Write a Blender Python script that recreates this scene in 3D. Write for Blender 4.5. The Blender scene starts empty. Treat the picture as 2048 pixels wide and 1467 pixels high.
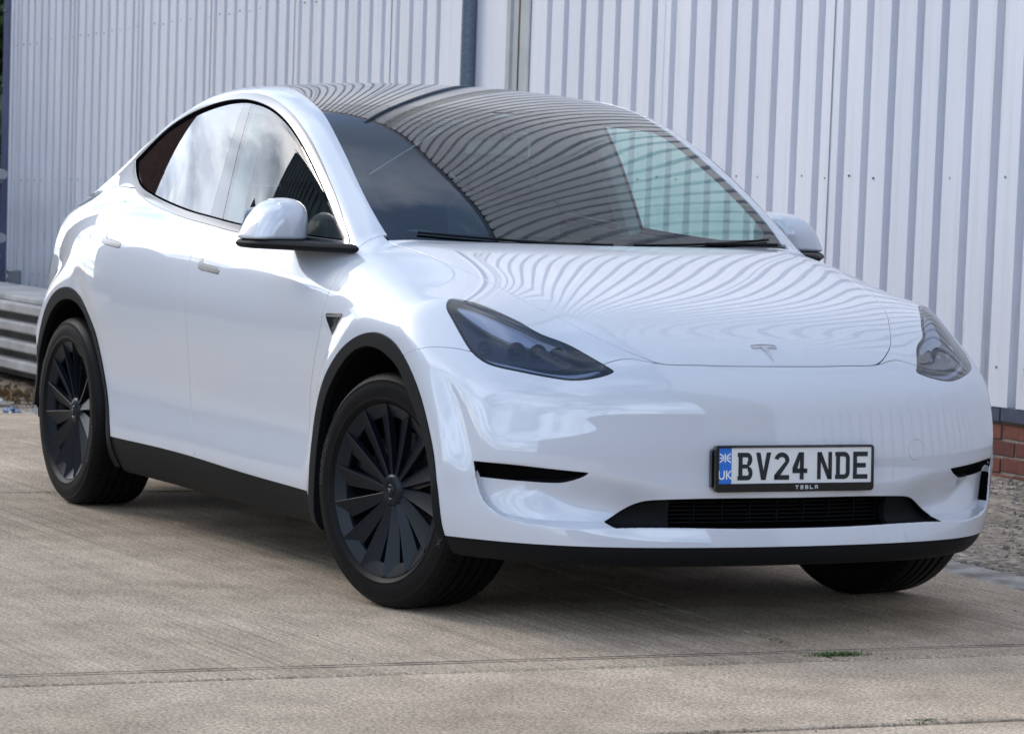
import bpy, bmesh, math, random
import numpy as np
from mathutils import Vector, Matrix
random.seed(7); np.random.seed(7)
SC=bpy.context.scene
COL=SC.collection
# ------------------------------------------------------------------ camera
def setup_camera():
    f,cx,cy,yaw,pitch,roll,X,Y,Z=[6566.563499289056, 1028.769274565832, 945.8293858655256, 2.6792828230693413, -0.09358544377142662, -0.03461419067029005, 8.909087651704457, -4.91812392716689, 1.330809053202394]
    cyw,syw=math.cos(yaw),math.sin(yaw);cp,sp=math.cos(pitch),math.sin(pitch)
    fwd=Vector((cyw*cp,syw*cp,sp)); right=Vector((syw,-cyw,0)); down=fwd.cross(right)
    cr,sr=math.cos(roll),math.sin(roll)
    r=cr*right+sr*down; d=-sr*right+cr*down
    M=Matrix((( r.x,-d.x,-fwd.x,X),(r.y,-d.y,-fwd.y,Y),(r.z,-d.z,-fwd.z,Z),(0,0,0,1)))
    cam=bpy.data.cameras.new('camera'); o=bpy.data.objects.new('camera',cam); COL.objects.link(o)
    o.matrix_world=M; cam.sensor_width=36; cam.lens=f*36/2048
    cam.shift_x=-(cx-1024)/2048; cam.shift_y=(cy-733.5)/2048
    cam.clip_start=.1; cam.clip_end=900
    cam.dof.use_dof=True; cam.dof.focus_distance=9.6; cam.dof.aperture_fstop=14.0
    SC.camera=o
setup_camera()
# ------------------------------------------------------------------ light
SUN_EL=math.radians(31); SUN_AZ=math.radians(-150)      # direction towards the sun, in the ground plane
W=bpy.data.worlds.new("World"); SC.world=W; W.use_nodes=True
def world():
    nt=W.node_tree; nt.nodes.clear(); N=nt.nodes.new; L=nt.links.new
    out=N('ShaderNodeOutputWorld'); bg=N('ShaderNodeBackground'); bg.inputs['Strength'].default_value=.12
    sky=N('ShaderNodeTexSky'); sky.sky_type='NISHITA'; sky.sun_disc=False
    sky.sun_elevation=SUN_EL; sky.sun_rotation=math.pi/2-SUN_AZ
    sky.air_density=1.0; sky.dust_density=1.0
    tc=N('ShaderNodeTexCoord'); sep=N('ShaderNodeSeparateXYZ'); L(tc.outputs['Generated'],sep.inputs[0])
    # flatten the cloud layer towards the horizon
    zz=N('ShaderNodeMath'); zz.operation='MAXIMUM'; L(sep.outputs['Z'],zz.inputs[0]); zz.inputs[1].default_value=.0
    za=N('ShaderNodeMath'); za.operation='ADD'; L(zz.outputs[0],za.inputs[0]); za.inputs[1].default_value=.16
    dv=N('ShaderNodeVectorMath'); dv.operation='DIVIDE'; L(tc.outputs['Generated'],dv.inputs[0])
    cb=N('ShaderNodeCombineXYZ'); [L(za.outputs[0],cb.inputs[i]) for i in range(3)]; L(cb.outputs[0],dv.inputs[1])
    n1=N('ShaderNodeTexNoise'); n1.inputs['Scale'].default_value=1.7; n1.inputs['Detail'].default_value=9; n1.inputs['Roughness'].default_value=.58; n1.inputs['Distortion'].default_value=.35
    L(dv.outputs[0],n1.inputs['Vector'])
    n2=N('ShaderNodeTexNoise'); n2.inputs['Scale'].default_value=1.15; n2.inputs['Detail'].default_value=8; n2.inputs['Distortion'].default_value=.2
    L(dv.outputs[0],n2.inputs['Vector'])
    cov=N('ShaderNodeValToRGB'); cov.color_ramp.elements[0].position=.40; cov.color_ramp.elements[1].position=.53; L(n1.outputs['Fac'],cov.inputs[0])
    shade=N('ShaderNodeValToRGB'); e=shade.color_ramp.elements; e[0].position=.38; e[0].color=(1.7,2.2,3.1,1); e[1].position=.60; e[1].color=(7.4,8.7,11.2,1)
    L(n2.outputs['Fac'],shade.inputs[0])
    # thin cloud round the sun glows
    dot=N('ShaderNodeVectorMath'); dot.operation='DOT_PRODUCT'; L(tc.outputs['Generated'],dot.inputs[0])
    dot.inputs[1].default_value=(math.cos(SUN_AZ)*math.cos(SUN_EL),math.sin(SUN_AZ)*math.cos(SUN_EL),math.sin(SUN_EL))
    mr=N('ShaderNodeMapRange'); mr.inputs['From Min'].default_value=.15; mr.inputs['From Max'].default_value=1.0; mr.inputs['To Min'].default_value=0; mr.inputs['To Max'].default_value=1; L(dot.outputs['Value'],mr.inputs['Value'])
    pw=N('ShaderNodeMath'); pw.operation='POWER'; L(mr.outputs[0],pw.inputs[0]); pw.inputs[1].default_value=1.8
    zr=N('ShaderNodeMapRange'); L(sep.outputs['Z'],zr.inputs['Value']); zr.inputs['From Min'].default_value=.25; zr.inputs['From Max'].default_value=1.0; zr.inputs['To Min'].default_value=1.0; zr.inputs['To Max'].default_value=.55
    gm=N('ShaderNodeMath'); gm.operation='MULTIPLY_ADD'; L(pw.outputs[0],gm.inputs[0]); gm.inputs[1].default_value=.38; L(zr.outputs[0],gm.inputs[2])
    warm=N('ShaderNodeMix'); warm.data_type='RGBA'; warm.blend_type='MULTIPLY'; L(pw.outputs[0],warm.inputs['Factor']); L(shade.outputs[0],warm.inputs[6]); warm.inputs[7].default_value=(1.08,.98,.84,1)
    dk=N('ShaderNodeVectorMath'); dk.operation='SCALE'; L(warm.outputs[2],dk.inputs[0]); L(gm.outputs[0],dk.inputs['Scale'])
    mix=N('ShaderNodeMix'); mix.data_type='RGBA'; L(cov.outputs[0],mix.inputs['Factor']); L(sky.outputs[0],mix.inputs[6]); L(dk.outputs[0],mix.inputs[7])
    L(mix.outputs[2],bg.inputs['Color']); L(bg.outputs[0],out.inputs[0])
world()
sd=bpy.data.lights.new('sun','SUN'); sd.energy=.5; sd.angle=math.radians(18); sd.color=(1,.95,.88)
so=bpy.data.objects.new('sun',sd); COL.objects.link(so)
sv=Vector((math.cos(SUN_AZ)*math.cos(SUN_EL),math.sin(SUN_AZ)*math.cos(SUN_EL),math.sin(SUN_EL)))
so.rotation_euler=sv.to_track_quat('Z','Y').to_euler(); so.location=(0,-30,30)
SC.view_settings.view_transform='Standard'; SC.view_settings.look='None'; SC.view_settings.exposure=1.18; SC.view_settings.gamma=1
SC.view_settings.use_curve_mapping=False
# ------------------------------------------------------------------ materials
MATS={}
def mat(name,col,rough=.5,metal=0,coat=0,spec=.5,noise=None,bump=None,emit=None):
    if name in MATS: return MATS[name]
    m=bpy.data.materials.new(name); m.use_nodes=True; nt=m.node_tree; b=nt.nodes['Principled BSDF']
    b.inputs['Base Color'].default_value=(*col,1); b.inputs['Roughness'].default_value=rough; b.inputs['Metallic'].default_value=metal
    b.inputs['Coat Weight'].default_value=coat; b.inputs['Coat Roughness'].default_value=.015; b.inputs['Coat IOR'].default_value=1.5 if name!='white_paint' else 1.85; b.inputs['Specular IOR Level'].default_value=spec
    N=nt.nodes.new; L=nt.links.new
    if noise or bump:
        tc=N('ShaderNodeTexCoord')
    if noise:
        sc,amt=noise[:2]; c2=noise[2] if len(noise)>2 else tuple(c*(1-amt) for c in col)
        n=N('ShaderNodeTexNoise'); n.inputs['Scale'].default_value=sc; n.inputs['Detail'].default_value=6; L(tc.outputs['Object'],n.inputs['Vector'])
        r=N('ShaderNodeValToRGB'); r.color_ramp.elements[0].position=.3; r.color_ramp.elements[1].position=.7
        r.color_ramp.elements[0].color=(*c2,1); r.color_ramp.elements[1].color=(*col,1); L(n.outputs['Fac'],r.inputs[0]); L(r.outputs[0],b.inputs['Base Color'])
    if bump:
        sc,st,di=bump; n=N('ShaderNodeTexNoise'); n.inputs['Scale'].default_value=sc; n.inputs['Detail'].default_value=5; L(tc.outputs['Object'],n.inputs['Vector'])
        bp=N('ShaderNodeBump'); bp.inputs['Strength'].default_value=st; bp.inputs['Distance'].default_value=di; L(n.outputs['Fac'],bp.inputs['Height']); L(bp.outputs[0],b.inputs['Normal'])
    if emit: b.inputs['Emission Color'].default_value=(*emit[0],1); b.inputs['Emission Strength'].default_value=emit[1]
    MATS[name]=m; return m
def glassmat(name,tint,refl=1.0,ior=1.5,rough=0):
    m=bpy.data.materials.new(name); m.use_nodes=True; nt=m.node_tree; nt.nodes.clear(); N=nt.nodes.new; L=nt.links.new
    out=N('ShaderNodeOutputMaterial'); mx=N('ShaderNodeMixShader'); tr=N('ShaderNodeBsdfTransparent'); tr.inputs[0].default_value=(*tint,1)
    gl=N('ShaderNodeBsdfGlossy'); gl.inputs['Roughness'].default_value=rough; gl.inputs['Color'].default_value=(refl,refl,refl,1)
    ge=N('ShaderNodeNewGeometry'); dt=N('ShaderNodeVectorMath'); dt.operation='DOT_PRODUCT'; L(ge.outputs['Normal'],dt.inputs[0]); L(ge.outputs['Incoming'],dt.inputs[1])
    ab=N('ShaderNodeMath'); ab.operation='ABSOLUTE'; L(dt.outputs['Value'],ab.inputs[0]); om=N('ShaderNodeMath'); om.operation='SUBTRACT'; om.inputs[0].default_value=1; L(ab.outputs[0],om.inputs[1])
    p5=N('ShaderNodeMath'); p5.operation='POWER'; L(om.outputs[0],p5.inputs[0]); p5.inputs[1].default_value=4.5
    f0=((ior-1)/(ior+1))**2*1.9; mr=N('ShaderNodeMapRange'); mr.inputs['To Min'].default_value=f0; mr.inputs['To Max'].default_value=1; L(p5.outputs[0],mr.inputs['Value'])
    L(mr.outputs[0],mx.inputs[0]); L(tr.outputs[0],mx.inputs[1]); L(gl.outputs[0],mx.inputs[2]); L(mx.outputs[0],out.inputs[0])
    MATS[name]=m; return m
M_paint=mat('white_paint',(.615,.64,.685),.35,0,1.0)
M_black=mat('black_plastic',(.007,.008,.009),.55,0,0,.14,bump=(900,.12,.0006))
M_gloss=mat('gloss_black',(.006,.006,.007),.08,0,.6)
M_dark=mat('dark_liner',(.004,.004,.005),.9,0,0,.1)
M_seal=mat('rubber_seal',(.003,.003,.004),.8,0,0,.0)
M_gap=mat('gap_black',(.003,.003,.003),.9,0,0,.05)
M_trim=mat('satin_trim',(.24,.23,.225),.24,1)
M_handle=mat('handle_metal',(.46,.44,.42),.24,1)
M_rubber=mat('tyre_rubber',(.0055,.0055,.006),.5,0,0,.14,noise=(14,.35),bump=(160,.15,.0015))
M_wheel=mat('wheel_grey',(.010,.013,.018),.36,.3,0,.30)
M_rimin=mat('rim_metal',(.10,.105,.11),.35,1)
M_disc=mat('brake_disc',(.35,.34,.33),.35,1)
M_chrome=mat('chrome',(.62,.64,.67),.08,1)
M_led=mat('lamp_reflector',(.35,.37,.42),.12,.9)
M_lampdark=mat('lamp_bezel',(.022,.026,.038),.3,.2,.3)
M_lampwhite=mat('lamp_light_guide',(.55,.58,.66),.2,.3,.6)
M_red=mat('tail_red',(.13,.004,.006),.15,0,.25)
M_plate=mat('plate_white',(.78,.78,.76),.35)
M_plblue=mat('plate_blue',(.02,.17,.62),.35)
M_ink=mat('plate_ink',(.012,.014,.02),.4)
M_whiteink=mat('white_ink',(.8,.82,.85),.4)
M_seat=mat('seat_black',(.02,.021,.022),.5,noise=(40,.3))
M_dash=mat('dash_black',(.05,.052,.055),.55)
M_screen=mat('screen_glass',(.01,.012,.014),.12)
M_wood=mat('dash_wood',(.16,.11,.07),.4)
M_head=mat('headliner',(.34,.35,.35),.9)
G_wind=glassmat('windscreen_glass',(.66,.88,.83),1,1.62)
G_side=glassmat('side_glass',(.62,.82,.77),1,1.62)
G_rear=glassmat('privacy_glass',(.02,.025,.025),1,1.9)
G_roof=glassmat('roof_glass',(.10,.11,.12),1,1.8)
G_lamp=glassmat('lamp_lens',(.60,.64,.72),1,1.6)
# ------------------------------------------------------------------ object helpers
def link(name,verts,faces,m,parent=None,smooth=False,normals=None,kind=None,mats=None,fm=None):
    me=bpy.data.meshes.new(name); V=np.asarray(verts,dtype=np.float32)
    if isinstance(faces,np.ndarray) and faces.ndim==2:
        n,k=faces.shape
        me.vertices.add(len(V)); me.vertices.foreach_set('co',V.ravel())
        me.loops.add(n*k); me.loops.foreach_set('vertex_index',faces.astype(np.int32).ravel())
        me.polygons.add(n); me.polygons.foreach_set('loop_start',np.arange(n,dtype=np.int32)*k)
        me.update(calc_edges=True)
    else:
        me.from_pydata([tuple(map(float,v)) for v in verts],[],[tuple(int(i) for i in f) for f in faces]); me.update()
    for mm in (mats or [m]): me.materials.append(mm)
    if fm is not None: me.polygons.foreach_set('material_index',np.asarray(fm,dtype=np.int32))
    if smooth or normals is not None: me.polygons.foreach_set('use_smooth',np.ones(len(me.polygons),dtype=bool))
    if normals is not None: me.normals_split_custom_set_from_vertices(np.asarray(normals,dtype=np.float32))
    o=bpy.data.objects.new(name,me); COL.objects.link(o)
    if parent: o.parent=parent
    if kind: o['kind']=kind
    return o
def empty(name,label=None,cat=None,loc=(0,0,0),group=None,parent=None,rot=None):
    o=bpy.data.objects.new(name,None); COL.objects.link(o); o.location=loc
    if rot: o.rotation_euler=rot
    if parent: o.parent=parent
    if label: o['label']=label
    if cat: o['category']=cat
    if group: o['group']=group
    return o
class MB:
    def __init__(s): s.v=[];s.f=[]
    def add(s,v,f):
        k=len(s.v); s.v+= [tuple(map(float,p)) for p in v]; s.f+=[tuple(i+k for i in q) for q in f]; return s
    def box(s,c,d,R=None,ch=0):
        x,y,z=d[0]/2,d[1]/2,d[2]/2
        if ch>0:
            bm=bmesh.new(); bmesh.ops.create_cube(bm,size=1); bmesh.ops.scale(bm,vec=d,verts=bm.verts)
            bmesh.ops.bevel(bm,geom=bm.edges[:],offset=ch,segments=1,affect='EDGES')
            bm.verts.index_update(); v=[tuple(q.co) for q in bm.verts]; f=[tuple(w.index for w in q.verts) for q in bm.faces]; bm.free()
        else:
            v=[(a,b,e) for a in(-x,x) for b in(-y,y) for e in(-z,z)]
            f=[(0,1,3,2),(4,6,7,5),(0,4,5,1),(2,3,7,6),(0,2,6,4),(1,5,7,3)]
        v=np.array(v)
        if R is not None: v=v@np.array(R).T
        return s.add(v+np.array(c),f)
    def tube(s,p0,p1,r,n=14,r1=None,cap=True):
        p0=np.array(p0,float);p1=np.array(p1,float);d=p1-p0;d/=np.linalg.norm(d)
        u=np.cross(d,[0,0,1.]); 
        if np.linalg.norm(u)<.1: u=np.cross(d,[1.,0,0])
        u/=np.linalg.norm(u); w=np.cross(d,u); r1=r if r1 is None else r1
        a=np.arange(n)*2*np.pi/n
        v=[p0+r*(math.cos(t)*u+math.sin(t)*w) for t in a]+[p1+r1*(math.cos(t)*u+math.sin(t)*w) for t in a]
        f=[(i,(i+1)%n,n+(i+1)%n,n+i) for i in range(n)]
        if cap: f+=[tuple(range(n))[::-1],tuple(range(n,2*n))]
        return s.add(v,f)
    def build(s,name,m,parent=None,smooth=False,kind=None):
        o=link(name,s.v,s.f,m,parent,smooth,kind=kind)
        return o
def autosmooth(o,deg=35):
    me=o.data; bm=bmesh.new(); bm.from_mesh(me); c=math.cos(math.radians(deg))
    for f in bm.faces: f.smooth=True
    for e in bm.edges:
        if len(e.link_faces)==2 and e.link_faces[0].normal.dot(e.link_faces[1].normal)<c: e.smooth=False
    bm.to_mesh(me); bm.free(); return o
def label(o,l,c=None,g=None):
    o['label']=l
    if c: o['category']=c
    if g: o['group']=g
    return o

# ---------- body shape ----------
def pch(xs, ys):
    xs=np.array(xs,float); ys=np.array(ys,float)
    if xs[0]>xs[-1]: xs=xs[::-1]; ys=ys[::-1]
    h=np.diff(xs); n=len(xs)
    # natural-ish C2 cubic spline (second derivs)
    A=np.zeros((n,n)); b=np.zeros(n); A[0,0]=A[-1,-1]=1
    for i in range(1,n-1):
        A[i,i-1]=h[i-1];A[i,i]=2*(h[i-1]+h[i]);A[i,i+1]=h[i]
        b[i]=6*((ys[i+1]-ys[i])/h[i]-(ys[i]-ys[i-1])/h[i-1])
    m=np.linalg.solve(A,b)
    # fine resample with light smoothing, then used as uniform cubic b-spline
    N=int((xs[-1]-xs[0])/.02)+1; g=np.linspace(xs[0],xs[-1],max(N,8))
    i=np.clip(np.searchsorted(xs,g)-1,0,n-2); t=g-xs[i]; u=xs[i+1]-g
    y=(m[i]*u**3+m[i+1]*t**3)/(6*h[i])+(ys[i]/h[i]-m[i]*h[i]/6)*u+(ys[i+1]/h[i]-m[i+1]*h[i]/6)*t
    g0=g[0];dg=g[1]-g[0];s0=(y[1]-y[0])/dg;s1=(y[-1]-y[-2])/dg
    yp=np.concatenate([[y[0]-dg*s0],y,[y[-1]+dg*s1]]); K=len(y)
    def f(x):
        q=(np.asarray(x,float)-g0)/dg
        qc=np.clip(q,0,K-1.000001); i=qc.astype(int); t=qc-i
        w0=(1-t)**3/6; w1=(3*t**3-6*t*t+4)/6; w2=(-3*t**3+3*t*t+3*t+1)/6; w3=t**3/6
        v=w0*yp[i]+w1*yp[i+1]+w2*yp[i+2]+w3*yp[np.minimum(i+3,K+1)]
        return v+np.where(q<0,(q)*dg*s0,0)+np.where(q>K-1,(q-(K-1))*dg*s1,0)
    return f
def smax(a,b,r):
    h=np.maximum(r-np.abs(a-b),0)/r
    return np.maximum(a,b)+h*h*r*.25
def smin(a,b,r): return -smax(-a,-b,r)
def sst(x,a,b):
    t=np.clip((x-a)/(b-a),0,1); return t*t*(3-2*t)
DATA={
'Tc':([0.95, 0.87, 0.8, 0.74, 0.69, 0.63, 0.5, 0.3, 0.05, -0.3, -0.8, -1.5, -2.2, -2.7, -3.2, -3.6, -3.95],
   [0.496, 0.6456, 0.736, 0.7717, 0.8049, 0.8327, 0.8952, 0.9648, 1.0258, 1.0847, 1.0811, 1.0832, 1.1031, 1.1241, 1.1173, 1.0821, 1.0343]),
'Tk':([0.9, 0.6, 0.35, 0.05, -0.3, -0.8, -4.0],
   [0.1802, 0.162, 0.0891, 0.0425, 0.0197, -0.0085, -0.0107]),
'Te':([0.9, 0.4, 0.0, -0.4, -4.0],
   [-0.8553, -0.6616, 0.4389, 0.9637, 0.9075]),
'Tcr':([0.9, 0.5, 0.1, -0.3, -4.0],
   [0.5153, 0.5352, 0.5596, 0.6132, 0.6562]),
'Xc':([0.0, 0.1, 0.17, 0.2, 0.25, 0.3, 0.36, 0.42, 0.5, 0.56, 0.62, 0.68, 0.72, 0.76, 0.8, 0.85, 0.95, 1.1],
   [0.7985, 0.8251, 0.847, 0.8646, 0.8726, 0.8657, 0.8484, 0.8279, 0.8189, 0.8154, 0.8086, 0.7983, 0.7755, 0.7349, 0.6894, 0.6297, 0.522, 0.366]),
'Wp':([1.0, 0.8, 0.55, 0.25, -0.1, -0.6, -1.2, -1.9, -2.6, -3.05, -3.4, -3.7, -4.0],
   [0.8197, 0.8782, 0.9032, 0.9349, 0.9484, 0.937, 0.949, 0.9581, 0.9674, 0.9122, 0.8364, 0.7648, 0.673]),
'Sz':([0.0, 0.12, 0.18, 0.22, 0.3, 0.36, 0.42, 0.48, 0.56, 0.66, 0.76, 0.84, 0.9, 0.95, 1.0, 1.05, 1.1, 1.2, 1.4],
   [-0.3, -0.13, -0.07, -0.045, -0.0181, -0.0177, -0.0236, -0.0272, -0.0214, -0.01, -0.0007, -0.0006, -0.0081, -0.0202, -0.0422, -0.0752, -0.1152, -0.2001, -0.4]),
'Zs':([1.0, -1.0, -1.5, -2.2, -2.7, -3.2, -4.0],
   [0.0044, 0.0027, 0.0081, 0.031, 0.051, 0.0478, 0.0179]),
'Rr':([0.0, 0.2, 0.3, 0.5, 0.7, 0.85, 1.0, 1.08, 1.2],
   [-3.7117, -3.8127, -3.8517, -3.8763, -3.8665, -3.8311, -3.7552, -3.7614, -3.7676]),
'Zc':([0.6, 0.2, -0.2, -0.55, -0.9, -1.2, -1.5, -1.85, -2.25, -2.7, -3.2, -3.78, -4.0],
   [0.3962, 0.7058, 0.9749, 1.2098, 1.3975, 1.5241, 1.5908, 1.6051, 1.5841, 1.4889, 1.339, 1.1499, 1.0684]),
'Zd':([0.6, -0.8, -1.5, -2.4, -3.2, -4.0],
   [0.11, 0.1136, 0.0967, 0.0866, 0.0705, 0.0512]),
'Gt':([0.8, 0.9, 1.0, 1.1, 1.2, 1.3, 1.4, 1.5, 1.55, 1.62, 1.7],
   [0.888, 0.872, 0.848, 0.817, 0.785, 0.752, 0.716, 0.674, 0.648, 0.592, 0.5]),
'Gx':([0.3, -0.4, -1.0, -1.6, -2.2, -2.8, -3.3, -3.9],
   [-0.0726, -0.0199, 0.0312, 0.032, -0.0037, -0.0806, -0.1557, -0.2765]),
'Kz':([0.1, 0.2, 0.3, 0.4, 0.5, 0.65, 0.8, 1.0],
   [1.6609, 1.4121, 0.9954, 0.7338, 0.5485, 0.6527, 0.8597, 1.5273]),
'K':([0.0, 1.0, 2.0, 3.0],
   [0.1923, 0.3695, 0.31, 0.3767]),
}
F={}
def setup(D=DATA):
    for k,(a,b) in D.items(): F[k]=list(b) if k=='K' else pch(a,b)
setup()
def Top(x,a):
    e=np.maximum(a-F['Tcr'](x),0)
    return F['Tc'](x)-F['Tk'](x)*(.3*a*a+1.82*a**4)-F['Te'](x)*e*e
def Nose(a,z): return F['Xc'](z)-F['K'][0]*a*a-F['K'][1]*F['Kz'](z)*a**6
WHEELS=((0.0,.352),(-2.89,.352))
def Side(x,z):
    w=F['Wp'](x)+F['Sz'](z-F['Zs'](x)*sst(z,.7,1.0))
    for cx,cz in WHEELS:
        r=np.hypot(x-cx,(z-cz)*1.0)
        fl=.5*(1-np.tanh((r-.53)/.035))*sst(z,.05,.25)
        # lift to the flare radius
        w=w+fl*(np.clip(F['Wp'](cx)+.013-w,-.01,.10))*.85
    return w
def Rear(a,z): return F['Rr'](z)+F['K'][2]*a*a+F['K'][3]*a**6
def GTop(x,a): return F['Zc'](x)-F['Zd'](x)*a*a
def GSide(x,z): return F['Gt'](z)+F['Gx'](x)
zcr=pch([0,.28,.38,.44,.5,.61,.72,.82,.90,1.1],[.436,.439,.441,.449,.458,.474,.4835,.4905,.492,.492])
zlo=pch([0,.3,.45,.58,.68,.744,.80,.826,.86,.95,1.1],[.322,.323,.325,.322,.321,.325,.334,.344,.37,.42,.45])
def recess(a,z):
    # air-curtain pocket and the hollow round the lower grille
    dep=.040+.022*sst(a,.30,.50)-.014*sst(a,.62,.80)
    al=pch([.2,.326,.342,.356,.382,.412,.444,.492,.6],[.80,.815,.826,.844,.860,.870,.877,.884,.89])(z)
    m=sst(zcr(a)-z,-.006,.115-.072*sst(a,.60,.80))*sst(z-zlo(a),-.004,.010)*sst(al-a,-.003,.014)
    return dep*m
def lower(x,a,z):
    s=smax(z-Top(x,a),a-Side(x,z),.10)
    s=smax(s,x-Nose(a,z)+recess(a,z)*np.where(x>.3,1.,0.),.035)
    s=smax(s,Rear(a,z)-x,.08)
    return smax(s,.17-z,.02)
def green(x,a,z):
    s=smax(z-GTop(x,a),a-GSide(x,z),.075)
    s=smax(s,.86-z,.04)
    s=smax(s,-3.80+.16*a*a-x,.05)
    return s
def body(x,y,z):
    a=np.sqrt(y*y+1e-10)
    return smin(lower(x,a,z),green(x,a,z),.035+.13*sst(-x,2.55,3.15))
def grad(x,y,z,f=body,h=1e-4):
    g=np.stack([f(x+h,y,z)-f(x-h,y,z),f(x,y+h,z)-f(x,y-h,z),f(x,y,z+h)-f(x,y,z-h)],-1)/(2*h)
    return g

# ------------------------------------------------------------------ body surface, meshed and cut into panels
def ax(P): return np.sqrt(P[:,1]**2+1e-10)
def surfnet(field,x0,x1,y0,y1,z0,z1,h,sym=True):
    xs=np.arange(x0,x1+h,h); ys=np.arange(y0,y1+h,h); zs=np.arange(z0,z1+h,h)
    V=field(xs[:,None,None],ys[None,:,None],zs[None,None,:]).astype(np.float32)
    S=V<0
    c=np.zeros((len(xs)-1,len(ys)-1,len(zs)-1),dtype=np.int8)
    for i in(0,1):
        for j in(0,1):
            for k in(0,1): c+=S[i:len(xs)-1+i,j:len(ys)-1+j,k:len(zs)-1+k]
    act=(c>0)&(c<8); idx=np.full(act.shape,-1,dtype=np.int64); I,J,K=np.nonzero(act); idx[I,J,K]=np.arange(len(I))
    acc=np.zeros((len(I),3)); cnt=np.zeros(len(I))
    for a in range(3):
        for b in(0,1):
            for d in(0,1):
                o=[0,0,0]; q=[m for m in range(3) if m!=a]; o[q[0]]=b;o[q[1]]=d; p=list(o);p[a]=1
                v0=V[I+o[0],J+o[1],K+o[2]];v1=V[I+p[0],J+p[1],K+p[2]]
                m=(v0<0)!=(v1<0); t=np.where(m,v0/np.where(m,v0-v1,1),0)
                w=np.zeros((len(I),3)); w[:,a]=t; w+=np.array(o)*1.0; w[:,a]=t
                acc[m]+=w[m];cnt[m]+=1
    P=acc/cnt[:,None]; P=np.stack([xs[I]+P[:,0]*h,ys[J]+P[:,1]*h,zs[K]+P[:,2]*h],1)
    F_=[]
    for a in range(3):
        q=[m for m in range(3) if m!=a]
        sl0=[slice(1,-1)]*3; sl0[a]=slice(0,-1); sl1=[slice(1,-1)]*3; sl1[a]=slice(1,None)
        s0=S[tuple(sl0)];s1=S[tuple(sl1)]; m=s0!=s1; A=np.argwhere(m)
        if not len(A): continue
        off=np.ones(3,int); off[a]=0; A=A+off
        e0=np.zeros(3,int);e0[q[0]]=1;e1=np.zeros(3,int);e1[q[1]]=1
        g=lambda B: idx[B[:,0],B[:,1],B[:,2]]
        qd=np.stack([g(A-e0-e1),g(A-e1),g(A),g(A-e0)],1)
        fl=s0[m]; 
        if a==1: fl=~fl
        qd=np.where(fl[:,None],qd,qd[:,::-1]); F_.append(qd)
    Q=np.concatenate(F_); Q=Q[(Q>=0).all(1)]
    T=np.concatenate([Q[:,[0,1,2]],Q[:,[0,2,3]]])
    return P,T
def project(P,field,it=3,off=0.):
    for _ in range(it):
        v=field(P[:,0],P[:,1],P[:,2])-off; g=grad(P[:,0],P[:,1],P[:,2],field)
        st=(v/np.maximum((g*g).sum(1),.05))[:,None]*g; n=np.linalg.norm(st,axis=1); st*=np.minimum(1,.02/np.maximum(n,1e-9))[:,None]
        P=P-st
    return P
def normals_of(P,field):
    g=grad(P[:,0],P[:,1],P[:,2],field,3e-4); return g/np.maximum(np.linalg.norm(g,axis=1),1e-9)[:,None]
def compact(P,T):
    u,inv=np.unique(T,return_inverse=True); return P[u],inv.reshape(T.shape)
def clip(P,T,phi):
    """keep the part of the mesh where phi>0, cutting triangles along phi=0"""
    v=phi(P); v=np.where(np.abs(v)<1e-7,1e-7,v); s=v>0; k=s[T].sum(1)
    keep=T[k==3]; mx=T[(k==1)|(k==2)]
    if not len(mx): return compact(P,keep) if len(keep) else (P,keep)
    E=np.concatenate([mx[:,[0,1]],mx[:,[1,2]],mx[:,[2,0]]]); E=np.sort(E,1); E=E[s[E[:,0]]!=s[E[:,1]]]
    key=E[:,0]*len(P)+E[:,1]; uk,first=np.unique(key,return_index=True); Eu=E[first]
    a,b=v[Eu[:,0]],v[Eu[:,1]]; t=(a/(a-b))[:,None]; NP=P[Eu[:,0]]*(1-t)+P[Eu[:,1]]*t
    def cid(i,j):
        lo=np.minimum(i,j);hi=np.maximum(i,j); return len(P)+np.searchsorted(uk,lo*len(P)+hi)
    out=[keep]
    for want in(1,2):
        m=mx[s[mx].sum(1)==want]
        if not len(m): continue
        sel=s[m] if want==1 else ~s[m]; r=sel.argmax(1); R=np.arange(len(m))
        A=m[R,r];B=m[R,(r+1)%3];C_=m[R,(r+2)%3]; ab=cid(A,B);ac=cid(A,C_)
        if want==1: out.append(np.stack([A,ab,ac],1))
        else: out+= [np.stack([ab,B,C_],1),np.stack([ab,C_,ac],1)]
    return compact(np.concatenate([P,NP]),np.concatenate(out))
def polydist(px,py,poly):
    """signed distance to a closed 2-d outline, positive inside"""
    poly=np.asarray(poly,float); x0,y0=poly.min(0)-.05; x1,y1=poly.max(0)+.05
    r=np.full(len(px),-.05); m=(px>x0)&(px<x1)&(py>y0)&(py<y1); X=px[m];Y=py[m]
    d=np.full(len(X),9.); ins=np.zeros(len(X),bool)
    for (ax_,ay),(bx,by) in zip(poly,np.roll(poly,-1,0)):
        ex,ey=bx-ax_,by-ay; L=ex*ex+ey*ey+1e-12; t=np.clip(((X-ax_)*ex+(Y-ay)*ey)/L,0,1)
        d=np.minimum(d,np.hypot(X-ax_-t*ex,Y-ay-t*ey))
        c=((ay>Y)!=(by>Y)); xi=ax_+(Y-ay)*ex/(ey if abs(ey)>1e-12 else 1e-12); ins^= c&(X<xi)
    r[m]=np.where(ins,d,-d); return r
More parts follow.
